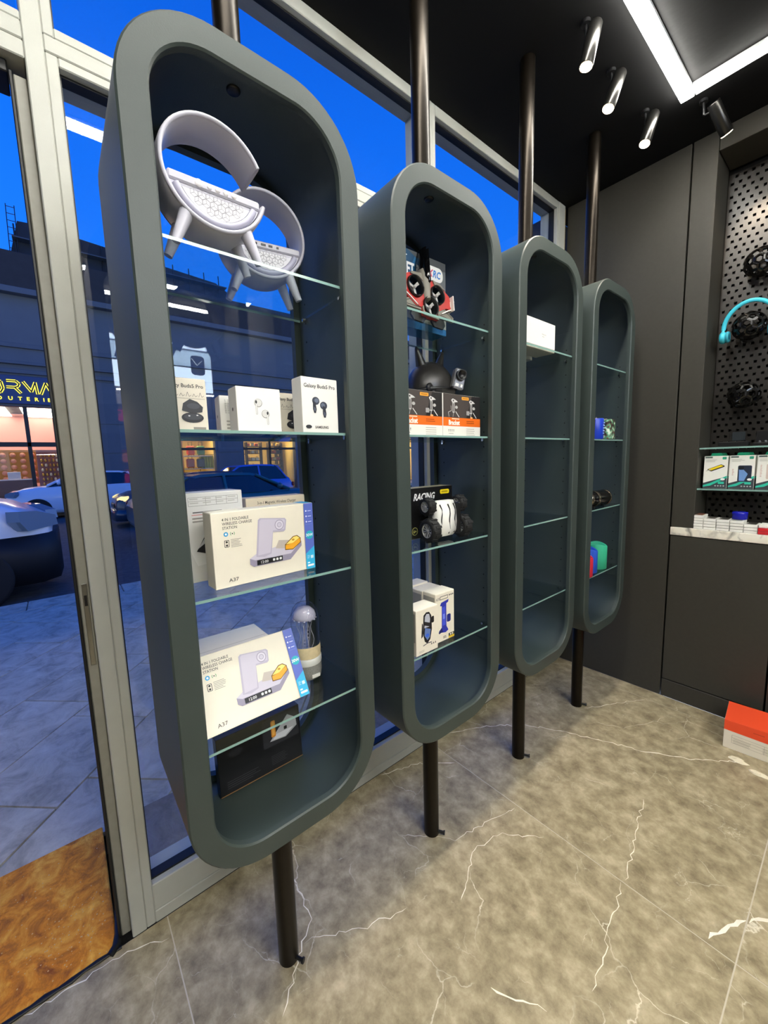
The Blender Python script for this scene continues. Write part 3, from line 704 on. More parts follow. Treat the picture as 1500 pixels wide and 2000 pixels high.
# ---- cars
def car(name, label, cat_col, loc, rz, L=4.2, W=1.75, H=1.45, hood=.92, roof0=-1.3, roof1=.2, nose=.72, bumper=None, bh=.5, ls=1., lightm=None):
    t = thing(name, label, 'car', loc, rz, 'cars parked in the street'); hw = W/2; f = L/2
    paint = mat('paint_'+cat_col[1:], cat_col, .3, coat=.5); glass = mat('car_glass', '#10202a', .06, spec=.8)
    def sec(y, zb, zt, w, tp=.80):
        a = [(w*.93, zb), (w, zb+.14), (w, (zb+zt)/2), (w*.975, zt-.10), (w*.93, zt-.035), (w*tp, zt)]
        return [(p[0], y, p[1]) for p in a]+[(-p[0], y, p[1]) for p in a[::-1]]
    st = [(-f, .45, .78, hw*.72), (-f+.05, .34, .86, hw*.86), (-f+.25, .25, hood+.02, hw*.96), (-f*.55, .2, hood+.03, hw), (0, .2, hood, hw), (f*.35, .2, hood-.0, hw),
          (f*.62, .2, hood-.03, hw*.99), (f-.45, .22, (hood+nose)/2+.03, hw*.96), (f-.18, .25, nose+.02, hw*.88), (f-.04, .32, nose-.06, hw*.74), (f, .42, nose-.16, hw*.6)]
    MB().loft([sec(*s) for s in st]).build('car_body', paint, t)
    rb, rf = roof0, roof1; wb_, wf = -f+.35, roof1+.85
    def cs(y, zb, zt, wbm, wtm): return [(wbm, y, zb), (wtm, y, zt-.04), (wtm*.9, y, zt), (-wtm*.9, y, zt), (-wtm, y, zt-.04), (-wbm, y, zb)]
    MB().loft([cs(wb_, hood-.03, hood+.0, hw*.93, hw*.90), cs(rb, hood-.03, H-.015, hw*.95, hw*.74), cs(rf, hood-.03, H-.015, hw*.95, hw*.74), cs(wf, hood-.04, hood-.01, hw*.9, hw*.86)], smooth=False).build('window_glass', glass, t)
    MB().loft([[(s_*hw*k, y, z) for s_, k, z in ((1, .75, zt-.05), (1, .70, zt+.01), (-1, .70, zt+.01), (-1, .75, zt-.05))] for y, zt in ((rb-.12, H-.06), (rb+.2, H), ((rb+rf)/2, H+.02), (rf-.1, H), (rf+.06, H-.035))], smooth=False).build('roof_panel', paint, t)
    for s_ in (-1, 1):
        for (y0, z0, y1, z1) in ((wb_+.02, hood+.0, rb-.05, H-.04), (wf-.02, hood-.01, rf+.03, H-.04), ((rb+rf)/2, hood, (rb+rf)/2, H-.03)):
            MB().tube([(s_*hw*.935, y0, z0), (s_*hw*.755, y1, z1)], .035, 6, smooth=False).build('pillar', paint, t)
        MB().lathe([(0, -.05), (.05, -.05), (.075, 0), (.05, .05), (0, .05)], (s_*(hw+.09), wf-.35, hood+.1), 'y', 10).build('mirror', paint, t)
        for yy in (-f+.78, f-.78):
            w_ = MB(); xx = s_*(hw-.10)
            w_.lathe([(.20, -.09), (.29, -.1), (.315, -.07), (.315, .07), (.29, .1), (.20, .09)], (xx, yy, .315), 'x', 24)
            wo_ = w_.build('wheel', mat('tyre', '#0c0c0d', .8), t)
            rm = MB(); rm.lathe([(.215, .07*s_), (.20, .075*s_), (.19, .03*s_)], (xx, yy, .315), 'x', 24)
            for k in range(5):
                a = 2*math.pi*k/5; rm.tube([(xx+s_*.06, yy, .315), (xx+s_*.06, yy+.195*math.sin(a), .315+.195*math.cos(a))], .024, 6)
            rm.build('rim', mat('alloy', '#9aa0a6', .3, metal=.8), wo_)
            MB().lathe([(0, 0), (.385, 0), (.385, s_*.01), (.35, s_*.012), (0, s_*.012)], (s_*(hw-.006), yy, .33), 'x', 28).build('wheel_arch', M_BLACKM, t)
        hl = MB(); hl.M = Matrix.Translation((s_*hw*.74, f-.17, nose-.04)) @ Matrix.Rotation(s_*R(-38), 4, 'Z') @ Matrix.Diagonal((ls, ls, ls, 1))
        hl.prism([(s_*q[0], q[1]) for q in ((-.2, -.085), (.17, -.10), (.25, .0), (.25, .10), (.05, .085), (-.18, .02))][::s_], lambda u, v, e: (u, -e, v), .04, -.085); hl.build('headlight', lightm or mat('headlight_lens', '#7e8f9c', .05, spec=.9), t)
        MB().box((s_*hw*.8, -f+.06, .78), (.2, .1, .16), 0, .03).build('tail_light', mat('tail_red', '#7d1420', .2), t)
    MB().loft([[(x*k, y, z) for k, z in ((1, .2), (1.02, .2+(bh-.2)*.55), (1, bh))]+[(x*.9, y-.1, bh), (x*.9, y-.1, .2)] for x, y in ((-hw*.99, f-.5), (-hw*.94, f-.14), (-hw*.7, f+.035), (0, f+.07), (hw*.7, f+.035), (hw*.94, f-.14), (hw*.99, f-.5))]).build('bumper', mat('bumper_black', '#0e0e10', .6) if bumper else paint, t)
    MB().box((0, f+.0, .6), (.7, .06, .12), 0, .02).build('grille', M_BLACK, t)
    return t
car('white_car', 'white car with black bumper parked nearest outside the doorway', '#dfe3ea', (-6.36, -2.42, ZR), 0, L=4.3, W=1.74, H=1.8, hood=1.30, nose=1.03, roof0=-1.6, roof1=-.3, bumper=True, bh=.80, ls=1.25)
car('white_car', 'white hatchback facing left before the jewellery shop', '#e6eaf0', (-17.1, .55, ZR), math.pi, L=4.2, H=1.55, hood=1.12, nose=.92)
car('green_car', 'dark green low car seen through the nearest cabinet', '#1f5a63', (-9.0, 3.35, ZR), 0, L=4.7, W=1.75, H=1.40, hood=.98, nose=.78, roof0=-1.25, roof1=.2)
car('dark_car', 'dark blue car with lit headlight facing left', '#27394a', (-12.3, 3.1, ZR), math.pi, L=4.2, H=1.42, hood=1.0, nose=.84, ls=.7, lightm=emitter('lit_headlight', '#ffe0a0', 1.6))
car('blue_car', 'bright blue hatchback farther out in the street', '#3a6fd0', (-15.0, 5.6, ZR), math.pi, L=4.1, H=1.6, hood=1.05)

# ================================================================== PRODUCTS, FIRST CABINET
SZ = [h+.0002 for h in SH]
# ---- ring speakers
def ring_speaker(label, loc, rz, back=False):
    t = thing('ring_speaker', label, 'speaker', loc, rz, 'ring speakers on the top shelf')
    cz, ro, ri, d = .142, .105, .0955, .082
    prof = [(ri, -d/2+.003), (ri+.002, -d/2), (ro-.004, -d/2), (ro, -d/2+.005), (ro+.001, 0), (ro, d/2-.005), (ro-.004, d/2), (ri+.002, d/2), (ri, d/2-.003), (ri, -d/2+.003)]
    a0, a1 = R(27), R(345); mb = MB().lathe(prof, (0, 0, cz), 'x', 56, a0=a0, a1=a1)
    for a in (a0, a1):
        vs = [(h, r*math.cos(a), cz+r*math.sin(a)) for r, h in prof[:-1]]; mb.add(vs, [tuple(range(len(vs)))])
    mb.build('ring_band', M_LILAC, t, recalc=True)
    for hh in (-1, 1):                                              # rounded lip on both rims
        MB().tube([(hh*d/2, (ro-.005)*math.cos(a0+(a1-a0)*k/48), cz+(ro-.005)*math.sin(a0+(a1-a0)*k/48)) for k in range(49)], .0042, 8).build('ring_rim', M_LILAC, t)
    rb = .094; zt = -.034
    half = [(rb*math.cos(R(202+k*136/24)), rb*math.sin(R(202+k*136/24))) for k in range(25)]
    blk = MB().prism(half, lambda u, v, h: (h, u, cz+v), -.036, .036)
    blk.build('speaker_block', M_LILAC, t)
    MB().box((0, 0, cz+zt+.008), (.080, 2*rb*.95, .017), 0, .003).build('control_bar', M_LILAC, t)
    for sgn in (1, -1):
        rg = .074; g = [(rg*math.cos(R(208+k*124/20)), rg*math.sin(R(208+k*124/20))-.008) for k in range(21)]
        gm = MB().prism(g, lambda u, v, h: (sgn*h, sgn*u, cz+v), .034, .040); go = gm.build('grille', mat('grille_white', '#dfdee3', .4), t)
        pr = Print(lambda u, v, e: (sgn*(.040+e), sgn*u, cz+v)); s_ = .0085
        for j in range(-1, 9):
            for i in range(-9, 10):
                cx = i*s_*1.732+(s_*.866 if j % 2 else 0); cy = -.046-j*s_*1.5
                if cx*cx+(cy+.008)**2 > (rg-.0085)**2 or cy > -.044: continue
                for k in range(3):
                    a = R(90+120*k); pr.line([(cx, cy), (cx+s_*.9*math.cos(a), cy+s_*.9*math.sin(a))], .0009, '#8d8c93'); pr.e -= .00006
                hx = [(cx+s_*.95*math.cos(R(30+60*k)), cy+s_*.95*math.sin(R(30+60*k))) for k in range(7)]
                pr.line(hx, .0009, '#9a99a0'); pr.e -= .00006
        if pr.mats: pr.build('grille_lattice', go)
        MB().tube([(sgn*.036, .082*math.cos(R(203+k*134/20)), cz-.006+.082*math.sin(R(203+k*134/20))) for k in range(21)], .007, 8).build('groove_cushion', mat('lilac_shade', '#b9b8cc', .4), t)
    for k in range(5):
        MB().lathe([(.0075 if k == 0 else .0052, 0), (.0065 if k == 0 else .0045, .0022), (0, .0022)], (.040, -.03+k*.016-(.004 if k == 0 else 0), cz+zt+.008), 'x', 14).build('button', mat('button_white', '#f0eff3', .3), t)
    for k, w_ in enumerate((.006, .01, .012, .005)):
        MB().box((-.0398, -.03+k*.018, cz+zt+.008), (.002, w_, .005)).build('port', M_BLACK, t)
    for x in (-.03, .03):
        for s_ in (-1, 1):
            p0 = Vector((x, s_*.058, cz-.082)); p1 = Vector((x*1.12, s_*.083, .0))
            MB().tube([p0, p1], [.0135, .0082], 14).build('leg', M_LILAC, t)
    return t
ring_speaker('pale lilac ring speaker with buttons, front one on the top shelf', (-.068, .166, SZ[0]), R(0))
ring_speaker('pale lilac ring speaker standing behind, showing its ports', (-.200, .332, SZ[0]), R(172))

# ---- earphone boxes
def earbuds_case(pr, u, v, s):
    pr.poly([(u-.5*s, v+.05*s), (u-.42*s, v+.4*s), (u-.1*s, v+.62*s), (u+.25*s, v+.5*s), (u+.5*s, v+.25*s), (u+.45*s, v+.0*s), (u, v-.08*s)], '#26272b')
    pr.disc(u-.02*s, v-.28*s, .52*s, '#1b1c20', .25*s); pr.disc(u, v-.24*s, .42*s, '#34363c', .15*s)
    pr.disc(u-.18*s, v-.2*s, .05*s, '#d8d8d8', .03*s); pr.disc(u+.2*s, v-.16*s, .05*s, '#d8d8d8', .03*s); pr.disc(u+.05*s, v+.28*s, .3*s, '#3a3b42', .14*s)
def buds_case_box(label, loc, rz=0):
    d = (.086, .108, .034); t = carton('earbuds_box', label, 'box', loc, d, mat('warm_grey_card', '#ddd5c4', .5), rz, 'boxes of earbuds on the second shelf')
    p = Print(face(*d)); p.text(.043, .089, .0105, 'Galaxy Buds5 Pro', '#1b1b1b', 'c', bold=.012)
    for k in range(6):
        u = .008+k*.0125; p.line([(u, .071), (u+.003, .077+.003*(k % 2)), (u+.006, .071), (u+.010, .074)], .0007, '#55524c')
    p.line([(.004, .067), (.082, .067)], .0006, '#77736a'); earbuds_case(p, .056, .04, .042)
    p.lines(.005, .02, .018, 5, .0035, .0009, '#6b675e'); p.lines(.005, .06, .012, 1, .003, .001, '#6b675e'); p.rect(.055, .003, .08, .009, '#8a867c')
    p.build('print', t); return t
buds_case_box('beige earbuds box with open black case, left end of the second shelf', (-.085, .083, SZ[1]))
buds_case_box('beige earbuds box half hidden between two white boxes', (-.150, .352, SZ[1]))
d = (.105, .10, .05); t = carton('earphone_box', 'white square box picturing white earphones, middle of the second shelf', 'box', (-.083, .2385, SZ[1]), d, M_CARDW, 0, 'boxes of earbuds on the second shelf', side=M_CARDW)
p = Print(face(*d))
for (u, v, sg) in ((.048, .066, 1), (.068, .042, -1)):
    p.disc(u+.002*sg, v, .0095, '#8f8d8a'); p.disc(u+.002*sg, v+.0006, .0083, '#d9d7d3'); p.rr(u-.0048*1-(0 if sg > 0 else -.0055), v-.026 if sg > 0 else v-.024, u-.0005-(0 if sg > 0 else -.0055), v-.003, .0018, '#8f8d8a')
    p.rr(u-.0044*1-(0 if sg > 0 else -.0055), v-.0255 if sg > 0 else v-.0235, u-.0012-(0 if sg > 0 else -.0055), v-.003, .0014, '#e0deda'); p.disc(u-.003*sg, v+.002, .0022, '#222222', .0038)
p.build('print', t)
p = Print(face(*d, 'left')); p.disc(.025, .052, .0035, '#4a4a4a', .0042); p.build('side_print', t)
d = (.105, .092, .05); t = carton('earphone_box', 'white earphone box seen edge on with small print, behind the square one', 'box', (-.165, .232, SZ[1]), d, M_CARDW, R(-6), 'boxes of earbuds on the second shelf')
p = Print(face(*d))
for k in range(4):
    p.lines(.012+k*.006, .083, .0045, 12, .0028, .0008, '#8a8880', .5)
p.lines(.014, .034, .022, 4, .008, .004, '#b3b0a8', .2); p.build('print', t)
p = Print(face(*d, 'left')); p.disc(.022, .045, .003, '#4a4a4a', .004); p.build('side_print', t)
d = (.104, .131, .044); t = carton('earbuds_box', 'tall white earbuds box at right end of the second shelf', 'box', (-.053, .3835, SZ[1]), d, M_CARDW, R(2), 'boxes of earbuds on the second shelf')
p = Print(face(*d)); p.text(.052, .107, .0125, 'Galaxy Buds5 Pro', '#1e1e1e', 'c', bold=.012)
for (u, v, sg) in ((.036, .068, 1), (.064, .058, -1)):
    p.disc(u+.003*sg, v+.008, .0105, '#3c4250', .0095); p.disc(u+.005*sg, v+.009, .006, '#6b7486', .005)
    p.poly([(u-.0055, v+.008), (u-.006, v-.012), (u-.003, v-.021), (u+.002, v-.021), (u+.0045, v-.012), (u+.002, v+.004)], '#2c2f38')
    p.poly([(u-.003, v-.006), (u-.003, v-.015), (u+.001, v-.017), (u+.002, v-.01)], '#5a6070')
p.disc(.016, .014, .0085, '#2b2d33', .0045); p.text(.034, .0105, .0085, 'SAMSUNG', '#3a3a3a', bold=.02); p.build('print', t)

# ---- foldable charge station boxes
def charge_box(label, loc, rot, side_green=False):
    w, h, dd = d = (.262, .174, .05); t = carton('charger_box', label, 'box', loc, d, M_CARD, 0, 'foldable charge station boxes', rot=rot)
    p = Print(face(*d)); K = '#2e2b28'
    for k, s_ in enumerate(('4 IN 1 FOLDABLE', 'WIRELESS CHARGE', 'STATION')): p.text(.024, h-.021-k*.0095, .0094, s_, K, bold=.006, sx=.88)
    p.disc(.031, h-.051, .0052, '#2fa0d8'); p.disc(.031, h-.051, .0025, '#e8f4fb'); p.disc(.046, h-.051, .0015, '#333333')
    for s_ in (-1, 1): p.line([(.046+s_*.0035, h-.0545), (.046+s_*.005, h-.051), (.046+s_*.0035, h-.0475)], .0012, '#2c8f4e')
    p.rr(.026, h-.081, .037, h-.0645, .002, K); p.rr(.0273, h-.0798, .0357, h-.0657, .0015, '#ece4d2'); p.disc(.0315, h-.069, .0025, K); p.disc(.0315, h-.0765, .0025, K)
    p.lines(.041, h-.064, .028, 6, .0034, .0009, '#77716a'); p.text(.030, .0125, .0115, 'A37', '#4a4540', bold=.006, sx=1.2)
    A1, A2, A3 = '#b9b2c6', '#cdc7d6', '#9a93a8'                       # the charger picture
    p.poly([(.083, .057), (.083, .043), (.092, .036), (.19, .036), (.224, .066), (.224, .078), (.205, .082), (.10, .066)], A3)
    p.poly([(.083, .057), (.096, .051), (.192, .051), (.224, .079), (.206, .084), (.10, .066)], A2)
    p.poly([(.099, .059), (.109, .146), (.114, .150), (.180, .143), (.184, .138), (.180, .113), (.175, .110), (.146, .112), (.139, .060), (.12, .055)], A1)
    p.poly([(.104, .061), (.113, .143), (.117, .147), (.178, .140), (.180, .136), (.177, .116), (.146, .116), (.136, .063)], '#cbc4d4')
    p.disc(.164, .128, .0125, A3); p.disc(.164, .128, .0108, '#d8d2df'); p.disc(.164, .128, .0062, A3); p.disc(.164, .128, .005, '#cbc4d4')
    p.poly([(.150, .071), (.160, .090), (.19, .086), (.18, .066)], '#c1b6ae')
    p.poly([(.176, .062), (.176, .076), (.2, .094), (.212, .095), (.222, .087), (.222, .075), (.198, .060)], '#7a5510'); p.poly([(.178, .064), (.178, .074), (.2, .078), (.22, .086), (.22, .076), (.198, .062)], '#f0a92a')
    p.poly([(.179, .076), (.201, .092), (.211, .093), (.219, .087), (.198, .077)], '#ffe277'); p.disc(.2, .085, .004, '#c58f1e', .0025)
    p.poly([(.10, .038), (.168, .038), (.168, .050), (.10, .050)], '#131316'); p.text(.110, .0405, .0095, '12:00', '#f4f4f4', bold=.004, sx=1.0)
    for k in range(3): p.rr(.141+k*.009, .0412, .147+k*.009, .0472, .0018, '#e6e6e6')
    x0 = w-.027                                                       # blue strip
    p.rect(x0, .0005, w-.0003, h-.0005, '#5d6fc6'); p.poly([(x0, .0005), (w-.0003, .0005), (w-.0003, .060), (x0, .042)], '#35b4e2')
    p.disc(w-.0135, h*.52, .0112, '#23b3c4'); p.text(w-.0135, h*.52-.0035, .0105, '30W', '#ffffff', 'c', bold=.015)
    for k in range(3): p.disc(x0+.006, h-.020-k*.014, .0022, '#e8ecff'); p.rect(x0+.011, h-.0212-k*.014, x0+.021, h-.0195-k*.014, '#dfe4ff'); p.rect(x0+.003, h-.0275-k*.014, w-.004, h-.0272-k*.014, '#96a4e4')
    p.lines(x0+.004, .037, .008, 4, .0025, .0007, '#d6f2ff'); p.rect(x0+.014, .028, x0+.022, .036, '#d6f2ff'); p.rr(x0+.004, .0075, w-.004, .0125, .001, '#ffffff'); p.rect(x0+.004, .0155, x0+.011, .019, '#e9f8ff')
    p.build('print', t)
    p = Print(face(*d, 'top')); p.rect(w-.027, .0005, w-.0003, dd-.0005, '#2f9f9a' if side_green else '#38a9d8'); p.build('top_print', t)
    p = Print(face(*d, 'right')); p.rect(.0003, .0005, dd-.0005, h-.0005, '#3fb2dc'); p.build('side_print', t)
    return t
charge_box('cream charge station box standing upright on the third shelf', (-.100, .243, SZ[2]), (0, 0, R(3)))
charge_box('cream charge station box leaning back on the lowest glass shelf', (-.0635, .187, SZ[3]+.0126), (0, R(-29), R(1)), True)
d = (.18, .215, .08); t = carton('gadget_box', 'grey white box with a printed table, behind the upright charger box', 'box', (-.205, .132, SZ[2]), d, mat('cool_white_card', '#e3e2df', .45), R(2))
p = Print(face(*d)); p.line([(.05, .204), (.168, .204), (.168, .184), (.05, .184), (.05, .204)], .0008, '#8f8d88'); p.line([(.05, .195), (.168, .195)], .0008, '#8f8d88')
for u in (.09, .115, .14): p.line([(u, .204), (u, .184)], .0008, '#8f8d88')
for k in range(4): p.lines(.053+k*.03, .2015, .02, 2, .0095, .0022, '#bdbbb5', .3)
p.lines(.058, .170, .075, 1, .007, .003, '#6b6b6b'); p.rect(.055, .162, .135, .1632, '#c9473f'); p.lines(.056, .156, .08, 2, .0075, .0035, '#9a9893', .1); p.disc(.036, .190, .006, '#b0aea8')
p.poly([(.06, .075), (.09, .125), (.155, .135), (.168, .12), (.168, .06), (.12, .055)], '#17171a'); p.poly([(.062, .08), (.09, .118), (.15, .128), (.15, .118), (.1, .106)], '#c9c9cc'); p.rect(.10, .07, .125, .092, '#e6e6ea')
p.poly([(.001, .001), (.179, .001), (.179, .05), (.06, .04), (.02, .15), (.001, .15)], '#d5d4d0')
p.text(.085, .012, .013, 'P', '#b02a25', bold=.02); p.build('print', t)
d = (.172, .188, .055); t = carton('magnetic_charger_box', 'beige wireless charger box peeking over the upright charger box', 'box', (-.225, .331, SZ[2]), d, mat('tan_card', '#dccfb6', .5), R(-2))
p = Print(face(*d)); p.text(.088, .170, .0115, '3-in-1 Magnetic Wireless Charger', '#2b2824', 'c', bold=.004, sx=.72); p.build('print', t)
d = (.19, .152, .115); t = carton('storage_box', 'plain white box the leaning charger box rests on', 'box', (-.230, .180, SZ[3]), d, M_CARD, 0)
p = Print(face(*d, 'top')); p.line([(.004, .022), (.186, .022)], .0012, '#8f8675'); p.build('flap_crease', t)
# ---- black box on the cabinet floor
d = (.25, .165, .03); t = carton('charger_box', 'black gadget box standing on the floor of the nearest cabinet', 'box', (-.226, .247, .5255), d, mat('black_card', '#121214', .3), R(0), rot=(0, R(-4), 0))
p = Print(face(*d)); p.rr(.13, .075, .243, .158, .004, '#2a2a2e'); p.poly([(.15, .09), (.20, .085), (.238, .105), (.236, .13), (.21, .15)], '#b4b2b6'); p.poly([(.16, .092), (.198, .088), (.228, .106), (.17, .105)], '#dedce0')
p.rr(.196, .108, .206, .118, .002, '#1a1a1a'); p.rr(.156, .10, .17, .15, .004, '#d98a2e'); p.rr(.159, .105, .167, .147, .003, '#f0b055'); p.lines(.02, .036, .11, 4, .006, .0012, '#4a4a4e'); p.lines(.15, .045, .05, 6, .005, .0009, '#4a4a4e'); p.disc(.05, .11, .02, '#1c1c20', .012); p.rect(.0, .0004, .25, .003, '#8a6c46'); p.build('print', t)
# ---- jellyfish lamp
t = thing('jellyfish_lamp', 'glass domed jellyfish lamp with grey fabric base', 'lamp', (-.168, .381, SZ[3]))
MB().lathe([(0, 0), (.034, 0), (.040, .004), (.0425, .02), (.0425, .045)], n=32).build('fabric_base', mat('grey_fabric', '#8d8b85', .9, noise=.3, nscale=400, bump=.8, bscale=900), t)
MB().lathe([(.0425, .0452), (.0435, .05), (.0432, .062), (.040, .066), (.0, .066)], n=32).build('base_collar', mat('pearl_plastic', '#d6d4cd', .3), t)
MB().lathe([(.0412, .0662), (.042, .085), (.0412, .1)], n=32, a0=R(-100), a1=R(75)).build('paper_tape', mat('masking_tape', '#d8c49a', .7, noise=.1, nscale=80), t)
MB().lathe([(.0405, .0663), (.0408, .17), (.039, .19), (.033, .207), (.022, .219), (.01, .2235), (0, .2245)], n=36).build('glass_dome', M_DOME, t)
MB().lathe([(0, .212), (.018, .207), (.029, .196), (.033, .183), (.0325, .176), (.027, .174), (.0, .180)], n=28).build('jellyfish_cap', mat('jelly_lilac', '#c6c4d6', .25), t)
for k in range(12):
    a = 2*math.pi*k/12; MB().lathe([(0, -.003), (.0045, 0), (0, .003)], (.031*math.cos(a), .031*math.sin(a), .175), n=8).build('frill', MATS['jelly_lilac'], t)
for k in range(7):
    a = 2*math.pi*k/7; r_ = .014+.006*(k % 2)
    MB().tube([(r_*math.cos(a)*(1+.25*math.sin(j*1.3+k)), r_*math.sin(a)*(1+.25*math.cos(j*1.1+k)), .176-.105*j/8) for j in range(9)], .0011, 5).build('tentacle', mat('tentacle_grey', '#a6a6ae', .3), t)
for s_ in (-1, 1):
    bd = MB()
    for j in range(9): bd.lathe([(0, -.003), (.003, 0), (0, .003)], (.004, s_*.006, .17-.011*j), n=6)
    bd.build('bead_string', MATS['tentacle_grey'], t)
MB().box((.0425, .005, .014), (.003, .026, .01), 0, .0014).build('switch', MATS['pearl_plastic'], t)
p = Print(lambda u, v, e: (.0334, u, v))
for k in range(4): p.line([(-.008+k*.005, .186), (-.007+k*.005, .196-(k % 2)*.004)], .001, '#f4f4fa')
p.build('cap_marking', t)

# ================================================================== PRODUCTS, SECOND CABINET
w, h, dd = d = (.30, .236, .065); t = carton('toy_plane_box', 'blue toy aircraft box on the top shelf of the second cabinet', 'box', (-.173, .828, SZ[0]), d, mat('sky_blue_card', '#2f6f9e', .4), 0)
p = Print(face(*d)); p.rect(0, 0, w, h, '#2d6d9c'); p.poly([(0, .1), (.1, .12), (.16, .236), (0, .236)], '#14496e'); p.poly([(.2, .236), (.3, .236), (.3, .12), (.24, .16)], '#6f7478'); p.poly([(.12, .236), (.3, .236), (.3, .21), (.2, .2)], '#4c5054')
p.text(.118, .205, .020, 'AT', '#f4f6f8', 'r', bold=.02); p.text(.150, .160, .054, 'CRAFT', '#f4f6f8', 'r', bold=.03, sx=.62)
p.rr(.180, .168, .286, .214, .02, '#f4f4f2'); p.text(.192, .180, .032, 'CX', '#d0325e', bold=.03, shear=.2, sx=.9); p.text(.236, .180, .032, 'RC', '#2f7fd0', bold=.03, shear=.2, sx=.9)
p.disc(.262, .132, .030, '#56b4d8'); p.disc(.262, .126, .021, '#9ad7ea'); p.disc(.262, .120, .012, '#3d9cc8'); p.disc(.215, .15, .007, '#cfe2ea')
p.poly([(.0, .0), (.3, .0), (.3, .018), (.0, .026)], '#3f8fd6'); p.poly([(.09, .03), (.3, .020), (.3, .060), (.13, .075)], '#d9d8cc'); p.lines(.16, .055, .09, 2, .012, .007, '#5c5a52', .2); p.poly([(0, .03), (.09, .03), (.13, .075), (0, .12)], '#7fa9bd')
p.build('print', t)
# ---- toy plane leaning on the box
t = thing('toy_plane', 'red and grey toy jet with three fans leaning on the blue box', 'toy plane', (-.088, .842, SZ[0]), rot=(R(-4), R(-9), 0), group=None)
G, RD = mat('plane_grey', '#8f8a7e', .4), mat('plane_red', '#cc3a36', .35)
fans = [(-.063, .102, .033), (.036, .103, .030), (0, .055, .031)]
T3 = lambda u, v, hh: (hh, u, v)
body = [(-.128, .118), (-.128, .074), (-.112, .072), (-.062, .044), (-.040, .044), (-.034, .02), (.034, .02), (.04, .052), (.078, .072), (.108, .074), (.098, .118), (.055, .142), (.02, .146), (-.024, .150), (-.070, .148)]
MB().prism(body, T3, -.006, .006, holes=[circ(u, v, r_, 22) for u, v, r_ in fans]).build('wing_plate', RD, t)
MB().prism([(-.075, .146), (-.032, .154), (-.026, .13), (-.045, .140), (-.08, .138)], T3, .0062, .010).build('wing_trim', G, t)
MB().prism([(.018, .148), (.056, .143), (.075, .13), (.05, .136), (.03, .128)], T3, .0062, .010).build('wing_trim', G, t)
MB().prism([(-.034, .02), (.034, .02), (.037, .05), (.032, .055), (.032, .03), (-.032, .03), (-.032, .05), (-.038, .046)], T3, .0062, .010).build('wing_trim', G, t)
for u, v, r_ in fans:
    MB().lathe([(r_, -.014), (r_*.94, -.016), (r_*.92, .014), (r_, .016), (r_*1.03, .010), (r_*1.03, -.010), (r_, -.014)], (0, u, v), 'x', 26).build('fan_duct', M_BLACK, t)
    fb_ = MB().lathe([(0, .010), (.005, .009), (.006, -.01), (0, -.012)], (0, u, v), 'x', 12)
    for k in range(3):
        a = R(40+120*k); c_, s_ = math.cos(a), math.sin(a)
        fb_.prism([(u+.004*c_-.004*s_, v+.004*s_+.004*c_), (u+.004*c_+.003*s_, v+.004*s_-.003*c_), (u+r_*.88*c_+.004*s_, v+r_*.88*s_-.004*c_), (u+r_*.85*c_-.006*s_, v+r_*.85*s_+.006*c_)], T3, -.002, .003)
    fb_.build('propeller', mat('prop_grey', '#b9b7b4', .3), t)
    for k in range(2):
        a = R(70+90*k); MB().tube([(-.012, u-r_*.9*math.cos(a), v-r_*.9*math.sin(a)), (-.012, u+r_*.9*math.cos(a), v+r_*.9*math.sin(a))], .002, 5).build('duct_strut', M_BLACK, t)
MB().loft([[(x, -.012+u, v) for x, u in ((-.010, -w_), (.012, -w_*.7), (.020, 0), (.012, w_*.7), (-.010, w_), (-.014, 0))] for v, w_ in ((.075, .014), (.12, .022), (.15, .024), (.17, .022))]).build('fuselage', G, t)
MB().loft([[(x, -.012+u, v) for x, u in ((-.010, -w_), (.012, -w_*.7), (.020, 0), (.012, w_*.7), (-.010, w_), (-.014, 0))] for v, w_ in ((.1702, .022), (.19, .020), (.225, .011), (.243, .004))]).build('nose_cone', mat('canopy_black', '#08080a', .1), t)
MB().loft([[(x, -.010+u, v) for x, u in ((.012, -w_), (.028, 0), (.012, w_), (.006, 0))] for v, w_ in ((.125, .006), (.145, .015), (.175, .017), (.205, .013), (.232, .005))]).build('canopy', mat('canopy_black', '#08080a', .1), t)
for s_, u0 in ((1, .044), (-1, -.046)):
    MB().prism([(u0-s_*.008, .085), (u0+s_*.070, .050), (u0+s_*.068, .034), (u0-s_*.008, .036)][::s_], T3, -.004, .004).build('tail_fin', G, t)
    pr = Print(lambda u, v, e: (.0045+e, u, v)); pr.line([(u0-s_*.003, .076), (u0+s_*.060, .048), (u0+s_*.058, .039), (u0-s_*.003, .042), (u0-s_*.003, .076)], .002, '#2a2824'); pr.build('fin_marking', t)
    MB().prism([(u0-.028, .034), (u0-.034, .016), (u0-.022, .001), (u0+.02, .001), (u0+.032, .016), (u0+.026, .034)], T3, -.008, -.002).build('landing_skid', M_BLACK, t)
    MB().box((.004, s_*.104-.01*(s_ < 0), .092), (.03, .004, .05), 0, .001).build('winglet', M_CARDW, t)
pr = Print(lambda u, v, e: (.0063+e, u, v))
for s_ in (-1, 1):
    pr.line([(s_*.122, .108), (s_*.1, .100), (s_*.1, .082)], .003, '#f2efe9'); pr.line([(s_*.118, .082), (s_*.085, .066), (s_*.055, .048)], .004, '#f2efe9'); pr.line([(s_*.118, .078), (s_*.085, .061), (s_*.05, .043)], .002, '#111111')
pr.build('wing_marking', t)
